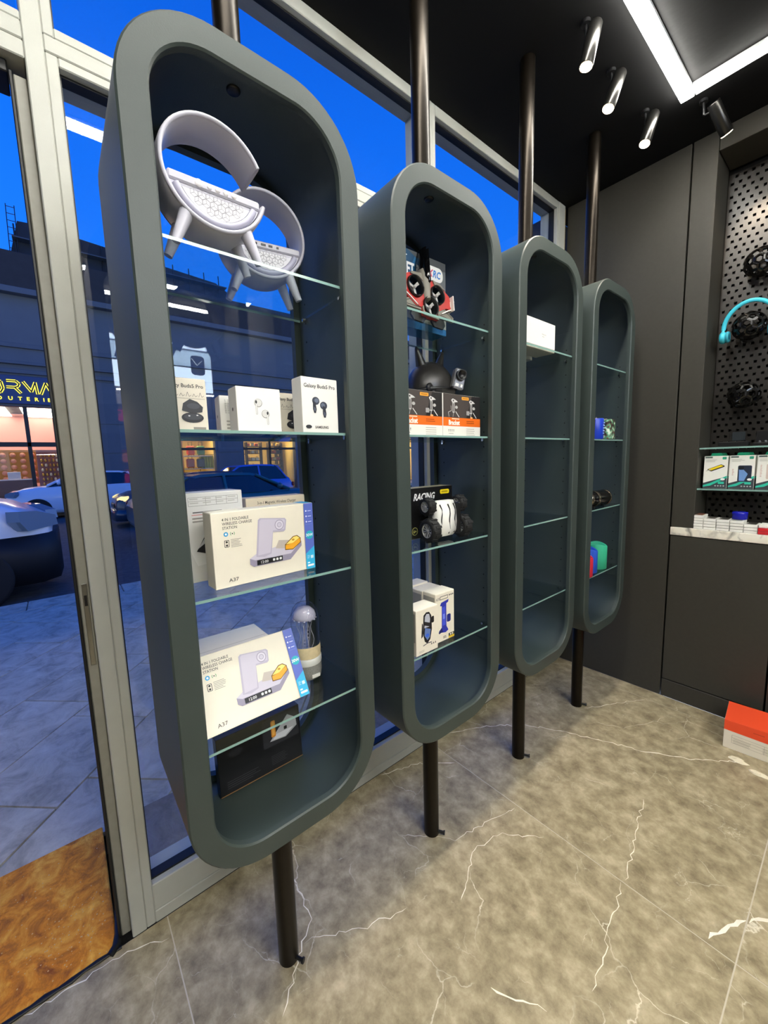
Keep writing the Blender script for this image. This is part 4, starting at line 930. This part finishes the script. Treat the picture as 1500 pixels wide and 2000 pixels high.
# ---- bracket boxes and helmet
for k, (yy, lb) in enumerate(((.757, 'black and orange bracket box half hidden by the cabinet frame'), (.9565, 'black and orange bracket box fully in view, right of its twin'))):
    w, h, dd = d = (.197, .138, .05); t = carton('bracket_box', lb, 'box', (-.078, yy, SZ[1]), d, M_CARDW, 0, 'bracket boxes in the second cabinet')
    p = Print(face(*d)); p.rect(.002, .062, w-.001, h-.0005, '#4a4340'); p.poly([(.12, .062), (w-.001, .062), (w-.001, h-.0005), (.15, h-.0005)], '#262424'); p.rect(.001, .034, w-.0005, .062, '#f0701c'); p.rect(.001, .0005, w-.0005, .034, '#efece2')
    p.rr(.095, .122, .133, .132, .003, '#f2a53a'); p.rect(.1, .1255, .128, .1285, '#b0701e')
    p.text(.028, .0385, .022, 'Bracket', '#fff6ea', bold=.04, sx=.82); p.rect(.044, .0565, .082, .0595, '#ffe3c4'); p.lines(.12, .053, .042, 2, .006, .0022, '#a8480e', .2)
    for q in range(4): p.disc(.028+q*.008, .0215, .0022, '#8a8680'); p.rect(.027+q*.008, .015, .029+q*.008, .0195, '#8a8680')
    p.lines(.118, .027, .05, 4, .0068, .0016, '#a5a198', .15); p.lines(.026, .0105, .036, 1, .005, .002, '#b5b1a8')
    for (u, sc) in ((.058, 1), (.150, .95)):
        p.poly([(u-.018*sc, .118), (u-.01*sc, .1235), (u+.006*sc, .119), (u+.016*sc, .1135), (u-.012*sc, .110)], '#d6d4d2'); p.disc(u-.007*sc, .117, .003, '#2a2a2a')
        p.rr(u-.012*sc, .077, u-.001, .112, .004, '#c4c2c0'); p.rr(u-.0095*sc, .081, u-.004, .108, .002, '#6b6866'); p.disc(u+.008, .096, .007, '#bdbbb8', .005)
        p.line([(u-.006, .08), (u-.01, .064)], .002, '#b5b3b0'); p.line([(u+.004, .082), (u+.022, .064)], .0028, '#d9d7d4')
    p.line([(.028, .064), (.024, .078), (.04, .084), (.038, .1)], .002, '#c9c6c2'); p.rr(.118, .072, .134, .086, .002, '#a8a6a4'); p.line([(.134, .08), (.142, .078), (.142, .066)], .002, '#d0cecb'); p.disc(.145, .064, .007, '#ffb070', .003)
    p.build('print', t)
    MB().box((0, 0, h+.0009), (.02, .022, .0016), 0, .0005).build('hang_tab', M_CARDW, t)
t = thing('horned_helmet', 'matte black horned helmet with a small camera on a stand', 'helmet', (-.200, .958, SZ[1]))
MH = mat('helmet_black', '#2b2927', .35, noise=.1)
MB().lathe([(0, 0), (.05, 0), (.05, .006), (.012, .010), (.010, .21)], n=20).build('display_stand', M_BLACK, t)
dm = MB(); dm.M = Matrix.Translation((0, 0, .178)) @ Matrix.Diagonal((.076, .098, .098, 1))
dm.lathe([(math.cos(R(a)), math.sin(R(a))) for a in range(-12, 90, 8)]+[(0, 1)], n=36); dm.lathe([(math.cos(R(a))*.95, math.sin(R(a))*.95) for a in (-12, 10, 40, 70, 90)], n=36)
dm.build('helmet_shell', MH, t)
MB().tube([(.074*1.02*math.cos(a), .098*1.02*math.sin(a), .160+.012*math.cos(a)) for a in [2*math.pi*k/32 for k in range(33)]], .006, 8).build('helmet_trim', M_BLACK, t)
MB().loft([[(x, y, .172+z) for x, y, z in ((.05, -.06, 0), (.10*k_+.0, -.035, -.004), (.112*k_, 0, -.005), (.10*k_, .035, -.004), (.05, .06, 0))]+[(.05, 0, e_)] for k_, e_ in ((.62, .012), (.9, .008))], smooth=False).build('brim', MH, t)
for s_ in (-1, 1):
    MB().loft([[(r_*math.cos(a)+.0, s_*(.036+o_)+r_*math.sin(a), .178+z) for a in [2*math.pi*k/14 for k in range(14)]] for z, o_, r_ in ((.060, 0, .025), (.085, .009, .019), (.112, .020, .013), (.134, .029, .0075), (.141, .032, .004), (.143, .033, .001))]).build('horn', MH, t)
MB().lathe([(.012, 0), (.016, .004), (.016, .010), (.010, .013), (0, .013)], (.05, -.062, .172), 'x', 18).build('helmet_vent', M_BLACK, t)
cm = MB(); MC = Matrix.Translation((.088, .040, .172)) @ Matrix.Rotation(R(-22), 4, 'Z') @ Matrix.Rotation(R(-14), 4, 'X') @ Matrix.Scale(1.25, 4)
cm.M = MC; cm.box((0, 0, .026), (.022, .036, .056), 0, .004); co = cm.build('camera_body', mat('camera_grey', '#77767a', .3, metal=.4), t)
cl = MB(); cl.M = MC; cl.lathe([(.0155, .010), (.0155, .018), (.012, .019), (.011, .014), (0, .013)], (0, 0, .036), 'x', 24); cl.build('camera_lens', M_BLACK, co)
cb = MB(); cb.M = MC; cb.box((.0115, -.006, .008), (.001, .010, .008)); cb.box((.0115, .008, .008), (.001, .006, .008)); cb.build('camera_plate', M_CARDW, co)
ca = MB(); ca.tube([(.055, .036, .168), (.078, .035, .160), (.092, .034, .172)], .006, 8); ca.build('mount_arm', M_BLACK, t)
# ---- racing box and stunt car
w, h, dd = d = (.226, .178, .06); t = carton('racing_box', 'black and yellow racing toy box on the third shelf of the second cabinet', 'box', (-.182, .906, SZ[2]), d, mat('black_card2', '#131314', .35), 0)
p = Print(face(*d)); p.text(.022, .136, .033, 'RACING', '#f4f4f0', bold=.03, shear=.25, sx=.86); p.rr(.158, .150, .208, .166, .006, '#f2d91c'); p.rect(.166, .155, .2, .161, '#b39a10'); p.disc(.026, .028, .014, '#e3e28a'); p.disc(.026, .028, .0122, '#131314'); p.text(.026, .0225, .015, '6+', '#e3e28a', 'c', bold=.02)
p.rect(.0, .0, .002, h, '#d8c818'); p.rect(.0, .0, w, .002, '#77746c'); p.build('print', t)
p = Print(face(*d, 'left')); p.rect(.001, .001, dd, h-.001, '#1a1a1a'); p.rect(.001, .118, dd, h-.001, '#eed51a'); p.rect(.001, .001, dd, .045, '#eed51a'); p.rect(.03, .055, .055, .11, '#c9c9c6'); p.build('side_print', t)
p = Print(face(*d, 'top')); p.rect(.001, .001, w-.001, dd-.001, '#a39a74'); p.build('top_print', t)
t = thing('stunt_car', 'white toy stunt car with four chunky black wheels', 'toy car', (-.085, .893, SZ[2]), rot=(0, 0, R(-3)))
def wheel(parent, c, r_, th):
    wt_ = MB().lathe([(r_*.62, -th/2), (r_*.9, -th/2), (r_, -th*.3), (r_, th*.3), (r_*.9, th/2), (r_*.62, th/2)], c, 'y', 26)
    for k in range(16):
        a = 2*math.pi*k/16
        wt_.M = Matrix.Translation(c) @ Matrix.Rotation(a, 4, 'Y'); wt_.box((0, th*.12*(1 if k % 2 else -1), r_), (r_*.2, th*.7, r_*.09)); wt_.M = Matrix.Identity(4)
    wo_ = wt_.build('wheel', mat('rubber', '#161616', .75), parent)
    rm = MB().lathe([(r_*.64, -th*.42), (r_*.56, -th*.46), (r_*.54, -th*.2), (r_*.54, th*.2), (r_*.56, th*.46), (r_*.64, th*.42)], c, 'y', 24)
    for sg in (-1, 1):
        for k in range(10):
            a = 2*math.pi*k/10; rm.tube([(c[0], c[1]+sg*th*.3, c[2]), (c[0]+r_*.56*math.sin(a), c[1]+sg*th*.38, c[2]+r_*.56*math.cos(a))], r_*.05, 5)
        rm.lathe([(0, sg*th*.42), (r_*.14, sg*th*.4), (r_*.16, sg*th*.3)], c, 'y', 10)
    rm.build('rim', mat('toy_rim', '#c2c2c2', .35, metal=.5), wo_)
for yy in (-.072, .082):
    wheel(t, (.008, yy, .040), .0395, .036); wheel(t, (-.004, yy*.98, .119), .030, .030)
MB().loft([[(-.004+x*k, y*k2, z) for x, y in ((-.02, -.05), (.022, -.048), (.03, 0), (.022, .048), (-.02, .05))] for z, k, k2 in ((.012, .5, .8), (.03, 1., .95), (.06, 1.1, 1.), (.10, 1., .95), (.135, .6, .8))]).build('car_body', M_CARDW, t)
bs = MB()
for yy in (-.03, .002, .034): bs.tube([(.024-.003*abs(j-3)+.006*(abs(yy) < .02), yy+.004*math.sin(j*1.7), .022+j*.017) for j in range(7)], .0022, 6)
bs.build('body_line', mat('car_trim_black', '#191919', .4), t)
MB().box((.021, .049, .072), (.02, .012, .11), 0, .004).build('side_bar', M_BLACK, t)
MB().tube([(.008, -.072, .04), (.008, .082, .04)], .005, 8).tube([(-.004, -.07, .119), (-.004, .08, .119)], .005, 8).build('axle', M_BLACK, t)
# ---- phone holder boxes
def holder_box(label, loc, d, blue):
    t = carton('phone_holder_box', label, 'box', loc, d, M_CARD, 0, 'phone holder boxes in the second cabinet'); w, h, dd = d; p = Print(face(*d))
    if not blue:
        p.poly([(.030, .070), (.034, .128), (.046, .136), (.060, .134), (.070, .120), (.072, .075), (.064, .042), (.050, .030), (.038, .040)], '#17181c'); p.poly([(.037, .085), (.040, .122), (.048, .130), (.060, .127), (.064, .110), (.06, .085)], '#b6bac6')
        p.poly([(.036, .095), (.068, .082), (.068, .095), (.038, .107)], '#202228'); p.poly([(.037, .06), (.04, .085), (.066, .075), (.062, .05), (.05, .042)], '#5f7bb4'); p.disc(.05, .058, .008, '#2f62d8', .006)
        p.rr(.070, .094, .082, .116, .004, '#1c1d20'); p.poly([(.022, .055), (.026, .105), (.030, .10), (.030, .06)], '#2a2b30'); p.line([(.03, .028), (.052, .032), (.07, .030)], .003, '#55565c')
        for k in range(3): p.poly([(.066+k*.009, .022), (.072+k*.009, .022), (.069+k*.009, .029)], '#333333')
        p.lines(.012, .014, .03, 2, .004, .0014, '#a8a294')
    else:
        p.poly([(.022, .128), (.028, .138), (.066, .143), (.064, .134), (.054, .130), (.054, .05), (.064, .034), (.05, .028), (.018, .034), (.016, .04), (.03, .05), (.031, .125)], '#2b35a8')
        p.poly([(.034, .055), (.034, .12), (.048, .122), (.05, .055)], '#4456d8'); p.rect(.036, .078, .046, .096, '#7f93f0'); p.rr(.056, .062, .076, .09, .006, '#222a80'); p.poly([(.016, .03), (.014, .036), (.03, .05), (.036, .034)], '#1c2266')
        p.rr(.022, .148, .062, .160, .001, '#4a4a46'); p.rr(.024, .150, .060, .158, .001, '#efe7d4'); p.text(.003, .149, .012, 'AUTO', '#3a3832', bold=.01, sx=.55)
        for k in range(3): p.disc(.07+k*.0085, .157, .003, '#4a4a46')
        p.lines(.036, .017, .02, 2, .005, .0025, '#6a665c'); p.rect(.064, .002, w-.001, .010, '#d8b52a'); p.rect(.064, .010, w-.001, .020, '#2a2a28'); p.disc(.074, .015, .0035, '#efe7d4'); p.disc(.084, .015, .0035, '#efe7d4')
    p.build('print', t); p = Print(face(*d, 'left')); p.rr(.004, h*.3, dd-.004, h*.93, .002, '#a9a69c'); p.disc(dd*.5, h*.5, .008, '#c9a52a'); p.build('side_print', t)
    return t
holder_box('cream phone holder box at the front of the lowest shelf', (-.0575, .742, SZ[3]), (.100, .150, .062), False)
holder_box('cream box with blue phone mount picture, front of its row', (-.0755, .8515, SZ[3]), (.095, .172, .058), True)
holder_box('second phone mount box in the row behind the blue picture', (-.1355, .850, SZ[3]), (.095, .170, .058), True)
holder_box('rearmost phone mount box in the row behind the blue picture', (-.1955, .848, SZ[3]), (.095, .173, .058), True)

# ================================================================== THIRD AND FOURTH CABINETS
d = (.225, .112, .085); t = carton('gift_box', 'white lidded box with small grey print on the third cabinet top shelf', 'box', (-.085, 1.4425, SZ[0]), d, M_CARDW, 0, lidseam=.10, side=M_CARD)
p = Print(face(*d)); p.text(.118, .058, .0075, 'Mobile phone', '#8f8b84', 'l', sx=.8); p.lines(.12, .052, .024, 1, .004, .0018, '#b5b1a8'); p.build('print', t)
carton('gift_box', 'smaller white box behind the printed one in the third cabinet', 'box', (-.20, 1.50, SZ[0]), (.17, .075, .08), M_CARD, 0, lidseam=.03)
def barrel(label, loc, r_, h_, mt, saddle=.0, name='portable_speaker', group='portable speakers in the fourth cabinet'):
    t = thing(name, label, 'speaker', loc, R(25), group); n = 32; rings = []
    def top(a): return h_-saddle*(.5+.5*math.cos(2*a))
    for k, (rr, f) in enumerate(((r_*.9, 0), (r_, .03), (r_, .5), (r_, .97), (r_*.96, 1.))): rings.append([(rr*math.cos(2*math.pi*j/n), rr*math.sin(2*math.pi*j/n), top(2*math.pi*j/n)*f) for j in range(n)])
    rings.append([(r_*.86*math.cos(2*math.pi*j/n), r_*.86*math.sin(2*math.pi*j/n), top(2*math.pi*j/n)*.985) for j in range(n)]); rings.append([(r_*.84*math.cos(2*math.pi*j/n), r_*.84*math.sin(2*math.pi*j/n), h_*.80) for j in range(n)])
    MB().loft(rings).build('fabric_shell', mt, t)
    MB().lathe([(r_*.83, 0), (r_*.6, .004), (r_*.58, -.004), (0, -.006)], (0, 0, h_*.82), n=24).build('driver_cone', M_BLACK, t)
    MB().lathe([(r_*.93, 0), (r_*.93, .006)], (0, 0, 0), n=24).build('foot_ring', M_BLACK, t)
    MB().tube([(0, 0, h_*.82), (0, 0, h_*.90)], .006, 8).build('control_knob', M_BLACK, t)
    return t
barrel('red portable speaker half hidden by the fourth cabinet frame', (-.050, 1.932, SZ[3]), .036, .112, mat('fabric_red', '#c81f38', .7), .014)
barrel('bright blue portable speaker between red and green ones', (-.075, 2.020, SZ[3]), .046, .132, mat('fabric_blue', '#1d50c4', .7), .014)
barrel('sea green portable speaker at right end of its shelf', (-.078, 2.134, SZ[3]), .051, .140, mat('fabric_green', '#2fae86', .7), .014)
barrel('sea green portable speaker behind the blue one', (-.200, 2.06, SZ[3]), .05, .140, mat('fabric_green', '#2fae86', .7), .014)
t = thing('round_speaker', 'royal blue can shaped speaker on the second shelf of the fourth cabinet', 'speaker', (-.062, 2.020, SZ[1]), group='portable speakers in the fourth cabinet')
MB().lathe([(0, 0), (.036, 0), (.039, .006), (.039, .098), (.036, .104), (0, .104)], n=28).build('speaker_body', mat('royal_blue', '#1b3fc6', .35), t)
for k in range(5): MB().box((.038, .006+k*.001, .03+k*.013), (.004, .018, .006), 0, .001).build('side_button', mat('light_blue', '#8fb4ee', .4), t)
MB().tube([(0, 0, .104), (0, 0, .111)], .012, 14).build('top_knob', M_CHROME, t)
t = thing('round_speaker', 'green camouflage speaker beside the royal blue can', 'speaker', (-.062, 2.128, SZ[1]), group='portable speakers in the fourth cabinet')
camo = mat('camouflage', '#7fae8c', .6); cn = camo.node_tree
if not any(x.type == 'VALTORGB' for x in cn.nodes):
    tx = cn.nodes.new('ShaderNodeTexCoord'); nz = cn.nodes.new('ShaderNodeTexNoise'); nz.inputs['Scale'].default_value = 45; nz.inputs['Detail'].default_value = 1; rr_ = cn.nodes.new('ShaderNodeValToRGB'); rr_.color_ramp.interpolation = 'CONSTANT'
    cn.links.new(tx.outputs['Object'], nz.inputs['Vector']); cn.links.new(nz.outputs['Fac'], rr_.inputs[0]); cn.links.new(rr_.outputs[0], cn.nodes['Principled BSDF'].inputs['Base Color'])
    el = rr_.color_ramp.elements; el[0].position = 0; el[0].color = (*lin('#1d2420'), 1); el[1].position = .62; el[1].color = (*lin('#d5e0cf'), 1)
    for p_, c_ in ((.42, '#6b3f3a'), (.48, '#4f8a66'), (.56, '#8fc0a0')): e = el.new(p_); e.color = (*lin(c_), 1)
MB().prism(rrect(.085, .086, .014, 5), lambda u, v, hh: (u, v, hh), .003, .102).build('speaker_body', camo, t)
MB().prism(rrect(.078, .079, .012, 5), lambda u, v, hh: (u, v, hh), 0, .0029).build('foot_pad', M_BLACK, t)
for k in range(2): MB().lathe([(.008, 0), (.007, .006), (0, .006)], (.0, -.02+k*.04, .102), n=12).build('top_knob', M_CARDW, t)
t = thing('barrel_speaker', 'glossy black barrel speaker lying on the third shelf of the fourth cabinet', 'speaker', (-.068, 2.07, SZ[2]), R(-6), group='portable speakers in the fourth cabinet')
MB().lathe([(0, -.098), (.02, -.1), (.034, -.098), (.039, -.088), (.041, -.05), (.041, .05), (.039, .088), (.034, .098), (.02, .1), (0, .098)], (0, 0, .046), 'y', 32).build('speaker_body', mat('gloss_black', '#0a0a0b', .15), t)
for s_ in (-1, 1):
    MB().lathe([(.036, s_*.096), (.041, s_*.09), (.0425, s_*.082), (.040, s_*.078)], (0, 0, .046), 'y', 32).build('end_ring', mat('dark_chrome', '#8f8676', .2, metal=.9), t)
MB().lathe([(.0425, -.012), (.044, -.006), (.044, .006), (.0425, .012)], (0, -.03, .046), 'y', 32).build('handle_band', MATS['dark_chrome'], t)
for s_ in (-1, 1): MB().box((0, s_*.05, .003), (.05, .012, .006), 0, .002).build('foot', M_BLACK, t)

# ================================================================== NICHE
for z, lb in ((1.442, 'upper glass shelf of the wall niche'), (1.2275, 'lower glass shelf of the wall niche')):
    sh = MB(); xa, xb, ya, yb_ = .252, 1.15, 2.538, 2.75
    P8 = [(x, y, zz) for x in (xa, xb) for y in (ya, yb_) for zz in (z-.008, z)]
    sh.add(P8, [(0, 2, 6, 4), (1, 5, 7, 3)], 0); sh.add(P8, [(0, 1, 3, 2), (4, 6, 7, 5), (0, 4, 5, 1), (2, 3, 7, 6)], 1)
    o = tag(sh.build('glass_shelf', [M_SHELF, M_EDGE]), lb, 'shelf', 'glass shelves of the wall niche')
    for x in (.265, .7): MB().tube([(x, 2.57, z-.013), (x, 2.57, z-.0085)], .006, 10).build('shelf_pin', M_CHROME, o)
def case_box(x, y, kind, lab):
    d = (.096, .17, .016); t = carton('phone_case_box', lab, 'box', (x, y, 1.2277), d, M_CARDW, -math.pi/2, 'phone accessory boxes on the niche shelf', flap=False); w, h, dd = d
    p = Print(face(*d)); p.poly([(0, 0), (w, 0), (w, .062), (0, .026)], '#3b4248'); p.poly([(0, .014), (.03, .026), (w, .066), (w, .054), (.03, .012), (0, .006)], '#2fc0a4'); p.rr(.004, h-.012, .034, h-.004, .001, '#5c6a66'); p.rr(.074, h-.02, .09, h-.006, .003, '#3aa588')
    if kind == 0: p.poly([(.016, .10), (.07, .125), (.084, .118), (.084, .112), (.032, .088), (.016, .094)], '#2a2a22'); p.poly([(.02, .10), (.07, .122), (.08, .116), (.03, .093)], '#f0d41c'); p.line([(.01, .09), (.03, .098)], .004, '#c0beb6')
    elif kind == 1: p.rr(.034, .035, .086, .118, .006, '#232c40'); p.poly([(.04, .04), (.06, .04), (.072, .075), (.045, .11), (.038, .1)], '#6f96d0'); p.rr(.038, .096, .056, .114, .004, '#10151f'); p.lines(.012, .1, .008, 5, .007, .003, '#c79a94')
    else: p.lines(.012, .12, .008, 9, .007, .003, '#d0a49c'); p.rr(.034, .05, .086, .125, .006, '#d9c3be')
    p.lines(.008, h-.02, .05, 3, .005, .0015, '#b3b1aa'); p.disc(.08, .047, .009, '#f4f4f2', .006); p.rect(.062, .022, .086, .034, '#36c4aa')
    for k in range(4): p.disc(.052+k*.011, .012, .0035, '#b9bcbc')
    p.build('print', t); MB().prism([(-.024, h), (.024, h), (.018, h+.014), (-.018, h+.014)], lambda u, v, e: (e, u, v), -.001, .001).build('hang_tab', mat('hang_green', '#1f9a74', .4), t)
for k, (x, kd) in enumerate(((.3115, 0), (.4145, 1), (.5185, 2))):
    nm = ('yellow picture', 'phone case picture', 'pink phone picture')[k]
    case_box(x, 2.605, kd, 'white and teal accessory box with %s, front of its row' % nm)
    case_box(x+.006, 2.628, kd, 'accessory box right behind the one with %s' % nm); case_box(x+.012, 2.651, kd, 'rearmost accessory box behind the one with %s' % nm)
t = thing('acrylic_display', 'clear acrylic block display on a black base, upper niche shelf', 'display stand', (.385, 2.62, 1.4422))
MB().box((-.01, 0, .013), (.115, .07, .026), 0, .003).build('display_base', M_BLACK, t); MB().box((.004, -.005, .055), (.066, .03, .056), 0, .002).build('acrylic_block', M_DOME, t); MB().box((.004, .004, .052), (.05, .006, .044), 0, .002).build('display_card', mat('smoke_card', '#2c3236', .3), t)
t = thing('earbud_tray', 'black tray of small earbuds beside the acrylic display', 'tray', (.52, 2.62, 1.4422))
MB().box((0, 0, .008), (.14, .09, .016), 0, .003).build('tray_base', M_BLACK, t); MB().box((0, .035, .045), (.14, .006, .06), 0, .002).build('tray_back', M_BLACK, t)
for k in range(5): MB().lathe([(.006, 0), (.007, .004), (.004, .01), (0, .011)], (-.05+k*.022, -.015, .016), n=10).build('earbud', mat('earbud_grey', '#4a4c50', .25), t)
# lattice balls
def lattice_ball(label, c, r_):
    t = thing('lattice_ball', label, 'ball', c, group='black lattice balls on the perforated panel')
    bm = bmesh.new(); bmesh.ops.create_icosphere(bm, subdivisions=2, radius=r_); mb = MB(); bm.verts.ensure_lookup_table()
    for v in bm.verts:
        cs = [f.calc_center_median() for f in v.link_faces]; n = v.co.normalized(); a0 = cs[0]-v.co; ux = (a0-n*a0.dot(n)).normalized(); uy = n.cross(ux)
        cs.sort(key=lambda q: math.atan2((q-v.co).dot(uy), (q-v.co).dot(ux))); k = len(cs); ctr = sum(cs, Vector())/k
        o = [q.normalized()*r_ for q in cs]; i1 = [(ctr+(q-ctr)*.66).normalized()*r_*1.012 for q in cs]; i2 = [q*.90 for q in i1]
        mb.add(o+i1+i2, [(j, (j+1) % k, k+(j+1) % k, k+j) for j in range(k)]+[(k+j, k+(j+1) % k, 2*k+(j+1) % k, 2*k+j) for j in range(k)])
    bm.free(); mb.build('lattice_shell', mat('lattice_black', '#0c0b0a', .22), t)
    MB().tube([(0, r_*.9, 0), (0, 2.752-c[1], 0)], .008, 8).build('mount_pin', M_BLACK, t)
lattice_ball('topmost black lattice ball on the perforated panel', (.415, 2.672, 2.338), .068)
lattice_ball('black lattice ball with turquoise headphones hung over it', (.388, 2.672, 2.045), .068)
lattice_ball('lowest black lattice ball on the perforated panel', (.388, 2.672, 1.705), .066)
t = thing('headphones', 'turquoise headphones hanging on the middle lattice ball', 'headphones', (.395, 2.612, 2.03))
TQ = mat('turquoise', '#3fc0d8', .4)
MB().tube([(.098*math.cos(R(a)), .02*(abs(a-90)/90), .01+.112*math.sin(R(a))) for a in range(0, 181, 9)], .0065, 10, flat=1.5).build('headband', TQ, t)
for s_ in (-1, 1):
    MB().tube([(s_*.098, .02, .012), (s_*.1, .012, -.01)], .007, 8).build('slider', TQ, t)
    ec = MB().lathe([(0, -.008*s_), (.024, -.006*s_), (.029, .002*s_), (.029, .012*s_), (.022, .018*s_), (0, .019*s_)], (s_*.09, .008, -.03), 'x', 24).build('ear_cup', TQ, t)
    MB().lathe([(.014, -.018*s_), (.024, -.02*s_), (.028, -.014*s_), (.026, -.007*s_)], (s_*.09, .008, -.03), 'x', 24).build('ear_cushion', mat('turquoise_dark', '#2f9fb6', .6), ec)
# stacks on the worktop
random.seed(12)
PC = ['#7a4a38', '#4a4640', '#3d3a36', '#6b6a64', '#33302c']; names = ['first', 'second', 'third', 'fourth', 'fifth']
tops = {}
for c_, (n_, x) in enumerate(((5, .263), (4, .3155), (4, .3685), (4, .4215), (3, .474))):
    for k in range(n_):
        d = (.050, .0146, .098); z = 1.0102+k*.0148
        lb = 'white flat accessory box, %s of the %s stack from the left on the worktop' % (('lowest', 'second lowest', 'third lowest', 'fourth lowest', 'topmost')[k] if k < n_-1 else 'topmost', names[c_])
        t = carton('screen_protector_box', lb, 'box', (x+random.uniform(-.0006, .0006), 2.582+random.uniform(-.002, .002), z), d, M_CARDW, -math.pi/2, 'stacked accessory boxes on the worktop', flap=False)
        if k == n_-1: p = Print(face(*d, 'top')); p.rr(.007, .012, .043, .09, .004, PC[c_]); p.rr(.01, .016, .02, .03, .002, '#a39c92'); p.build('print', t)
        p = Print(face(*d)); p.rect(.001, .0002, .049, .0012, '#6b665c'); p.build('edge_print', t)
        tops[c_] = z+.0146
for k in range(2):
    carton('screen_protector_box', ('lower', 'upper')[k]+' red flat box at right end of the stacks', 'box', (.5275, 2.575, 1.0102+k*.0162), (.052, .016, .1), mat('red_card', '#c8242c', .4), -math.pi/2, 'stacked accessory boxes on the worktop', flap=False)
carton('screen_protector_box', 'white flat box lying on the two red boxes', 'box', (.5275, 2.58, 1.0428), (.05, .0146, .098), M_CARDW, -math.pi/2, 'stacked accessory boxes on the worktop', flap=False)
t = thing('blue_tin', 'royal blue round tin on top of the fourth stack', 'tin', (.4215, 2.60, tops[3]+.0004))
MB().lathe([(0, 0), (.028, 0), (.030, .003), (.030, .022)], n=28).build('tin_base', mat('tin_blue', '#1a1ea8', .25), t); MB().lathe([(.0305, .0225), (.031, .025), (.031, .036), (.028, .039), (0, .039)], n=28).build('tin_lid', MATS['tin_blue'], t)
# floor box
w, h, dd = d = (.34, .142, .20); t = carton('shipping_box', 'white and orange printed carton on the floor by the base cabinets', 'box', (.637, 2.372, .0005), d, M_CARD, -math.pi/2+R(5), flap=True, side=mat('orange_flap', '#f4512a', .5))
p = Print(face(*d)); p.poly([(0, .092), (w, .084), (w, h), (0, h)], '#f4512a'); p.line([(.03, .074), (.31, .066), (.31, .026), (.03, .034), (.03, .074)], .001, '#a59c88'); p.line([(.03, .062), (.31, .054)], .001, '#a59c88'); p.line([(.14, .07), (.14, .03)], .001, '#a59c88'); p.line([(.03, .048), (.31, .040)], .001, '#a59c88')
for k in range(3): p.lines(.035+k*.1, .058, .07, 4, .007, .0018, '#b5ad9c')
p.line([(.16, .125), (.20, .123), (.20, .104), (.16, .106), (.16, .125)], .0015, '#b5341a'); p.disc(.18, .098, .003, '#b5341a'); p.line([(.22, .121), (.26, .119), (.26, .100), (.22, .102), (.22, .121)], .0015, '#b5341a'); p.lines(.10, .12, .05, 1, .004, .002, '#b5341a'); p.build('print', t)
for cx_, cy_, lb in ((.54, 2.19, 'crumpled paper scrap on the floor before the carton'), (.615, 2.15, 'smaller paper scrap at the right picture edge')):
    random.seed(int(cx_*100)); mb = MB(); n = 12; g = []
    for j in range(4):
        for i in range(n): a = 2*math.pi*i/n; rr = (.024, .018, .010, .001)[j]*(1+.35*random.uniform(-1, 1)); g.append((rr*1.4*math.cos(a), rr*.7*math.sin(a), (.0005, .006, .010, .011)[j]+(.003*random.random() if j else 0)))
    mb.add(g, [(j*n+i, j*n+(i+1) % n, (j+1)*n+(i+1) % n, (j+1)*n+i) for j in range(3) for i in range(n)]); o = mb.build('paper_scrap', mat('paper', '#e6dcc0', .8), loc=(cx_, cy_, .0002)); tag(o, lb, 'paper')

# ================================================================== DISPLAY ACROSS THE SHOP (mirrored in the window)
for k, y0 in enumerate((.40, 2.375-.9)):
    if k: continue
    t = thing('light_panel', 'backlit pale blue watch poster across the shop, mirrored in the window', 'light panel', (XR-.03, y0+.52, 2.575))
    MB().box((0, 0, 0), (.05, 1.04, .55), 0, .004).build('panel_frame', M_CARDW, t); MB().box((-.0265, 0, 0), (.003, 1.02, .53)).build('panel_face', emitter('lightbox_blue', '#cfe4ff', 13.), t)
    q = Print(lambda u, v, e: (-.029-e, -u, v)); q.rr(-.435, -.07, -.28, .15, .04, mat('watch_dark', '#1c1e20', .3)); q.rr(-.425, -.055, -.29, .135, .035, mat('watch_face', '#101214', .3)); q.line([(-.35, .04), (-.41, .1)], .008, emitter('watch_hand', '#ffffff', 9.)); q.line([(-.35, .04), (-.29, .12)], .008, MATS['watch_hand']); q.build('poster_print', t)
for k, (z, col, lb) in enumerate(((2.205, '#d8d8da', 'pale grey'), (1.995, '#ff3b68', 'hot pink'), (1.80, '#8c8a90', 'smoke grey'), (1.58, '#ff9a2e', 'amber'), (1.36, '#ff4a36', 'vermilion'))):
    t = thing('phone_case', '%s phone case hung across the shop, mirrored in the window' % lb, 'phone case', (XR-.02, .49, z), group='phone cases hung across the shop')
    MB().prism(rrect(.19, .145, .02, 5), lambda u, v, hh: (hh, u, v), -.012, .012).build('case_shell', mat('case_'+lb.replace(' ', '_'), col, .35), t)
    MB().prism(rrect(.045, .03, .008, 4, -.055, .045), lambda u, v, hh: (-hh, u, v), .012, .016).build('camera_cutout', M_BLACK, t)
t = thing('added_strip_lamp', 'added strip lamp brightening the phone cases across the shop', 'lamp', (XR-.12, .92, 2.27))  # added lamp, brightens the phone cases so their reflection shows
MB().box((0, 0, .008), (.03, 1.0, .012)).build('housing', MATS['white_housing'], t); MB().box((0, 0, -.003), (.022, .98, .008)).build('diffuser', emitter('led_strip', '#fffcf3', 170.), t)
for s_ in (-1, 1): MB().box((.06, s_*.4, .012), (.115, .02, .005)).build('bracket', M_BLACK, t)
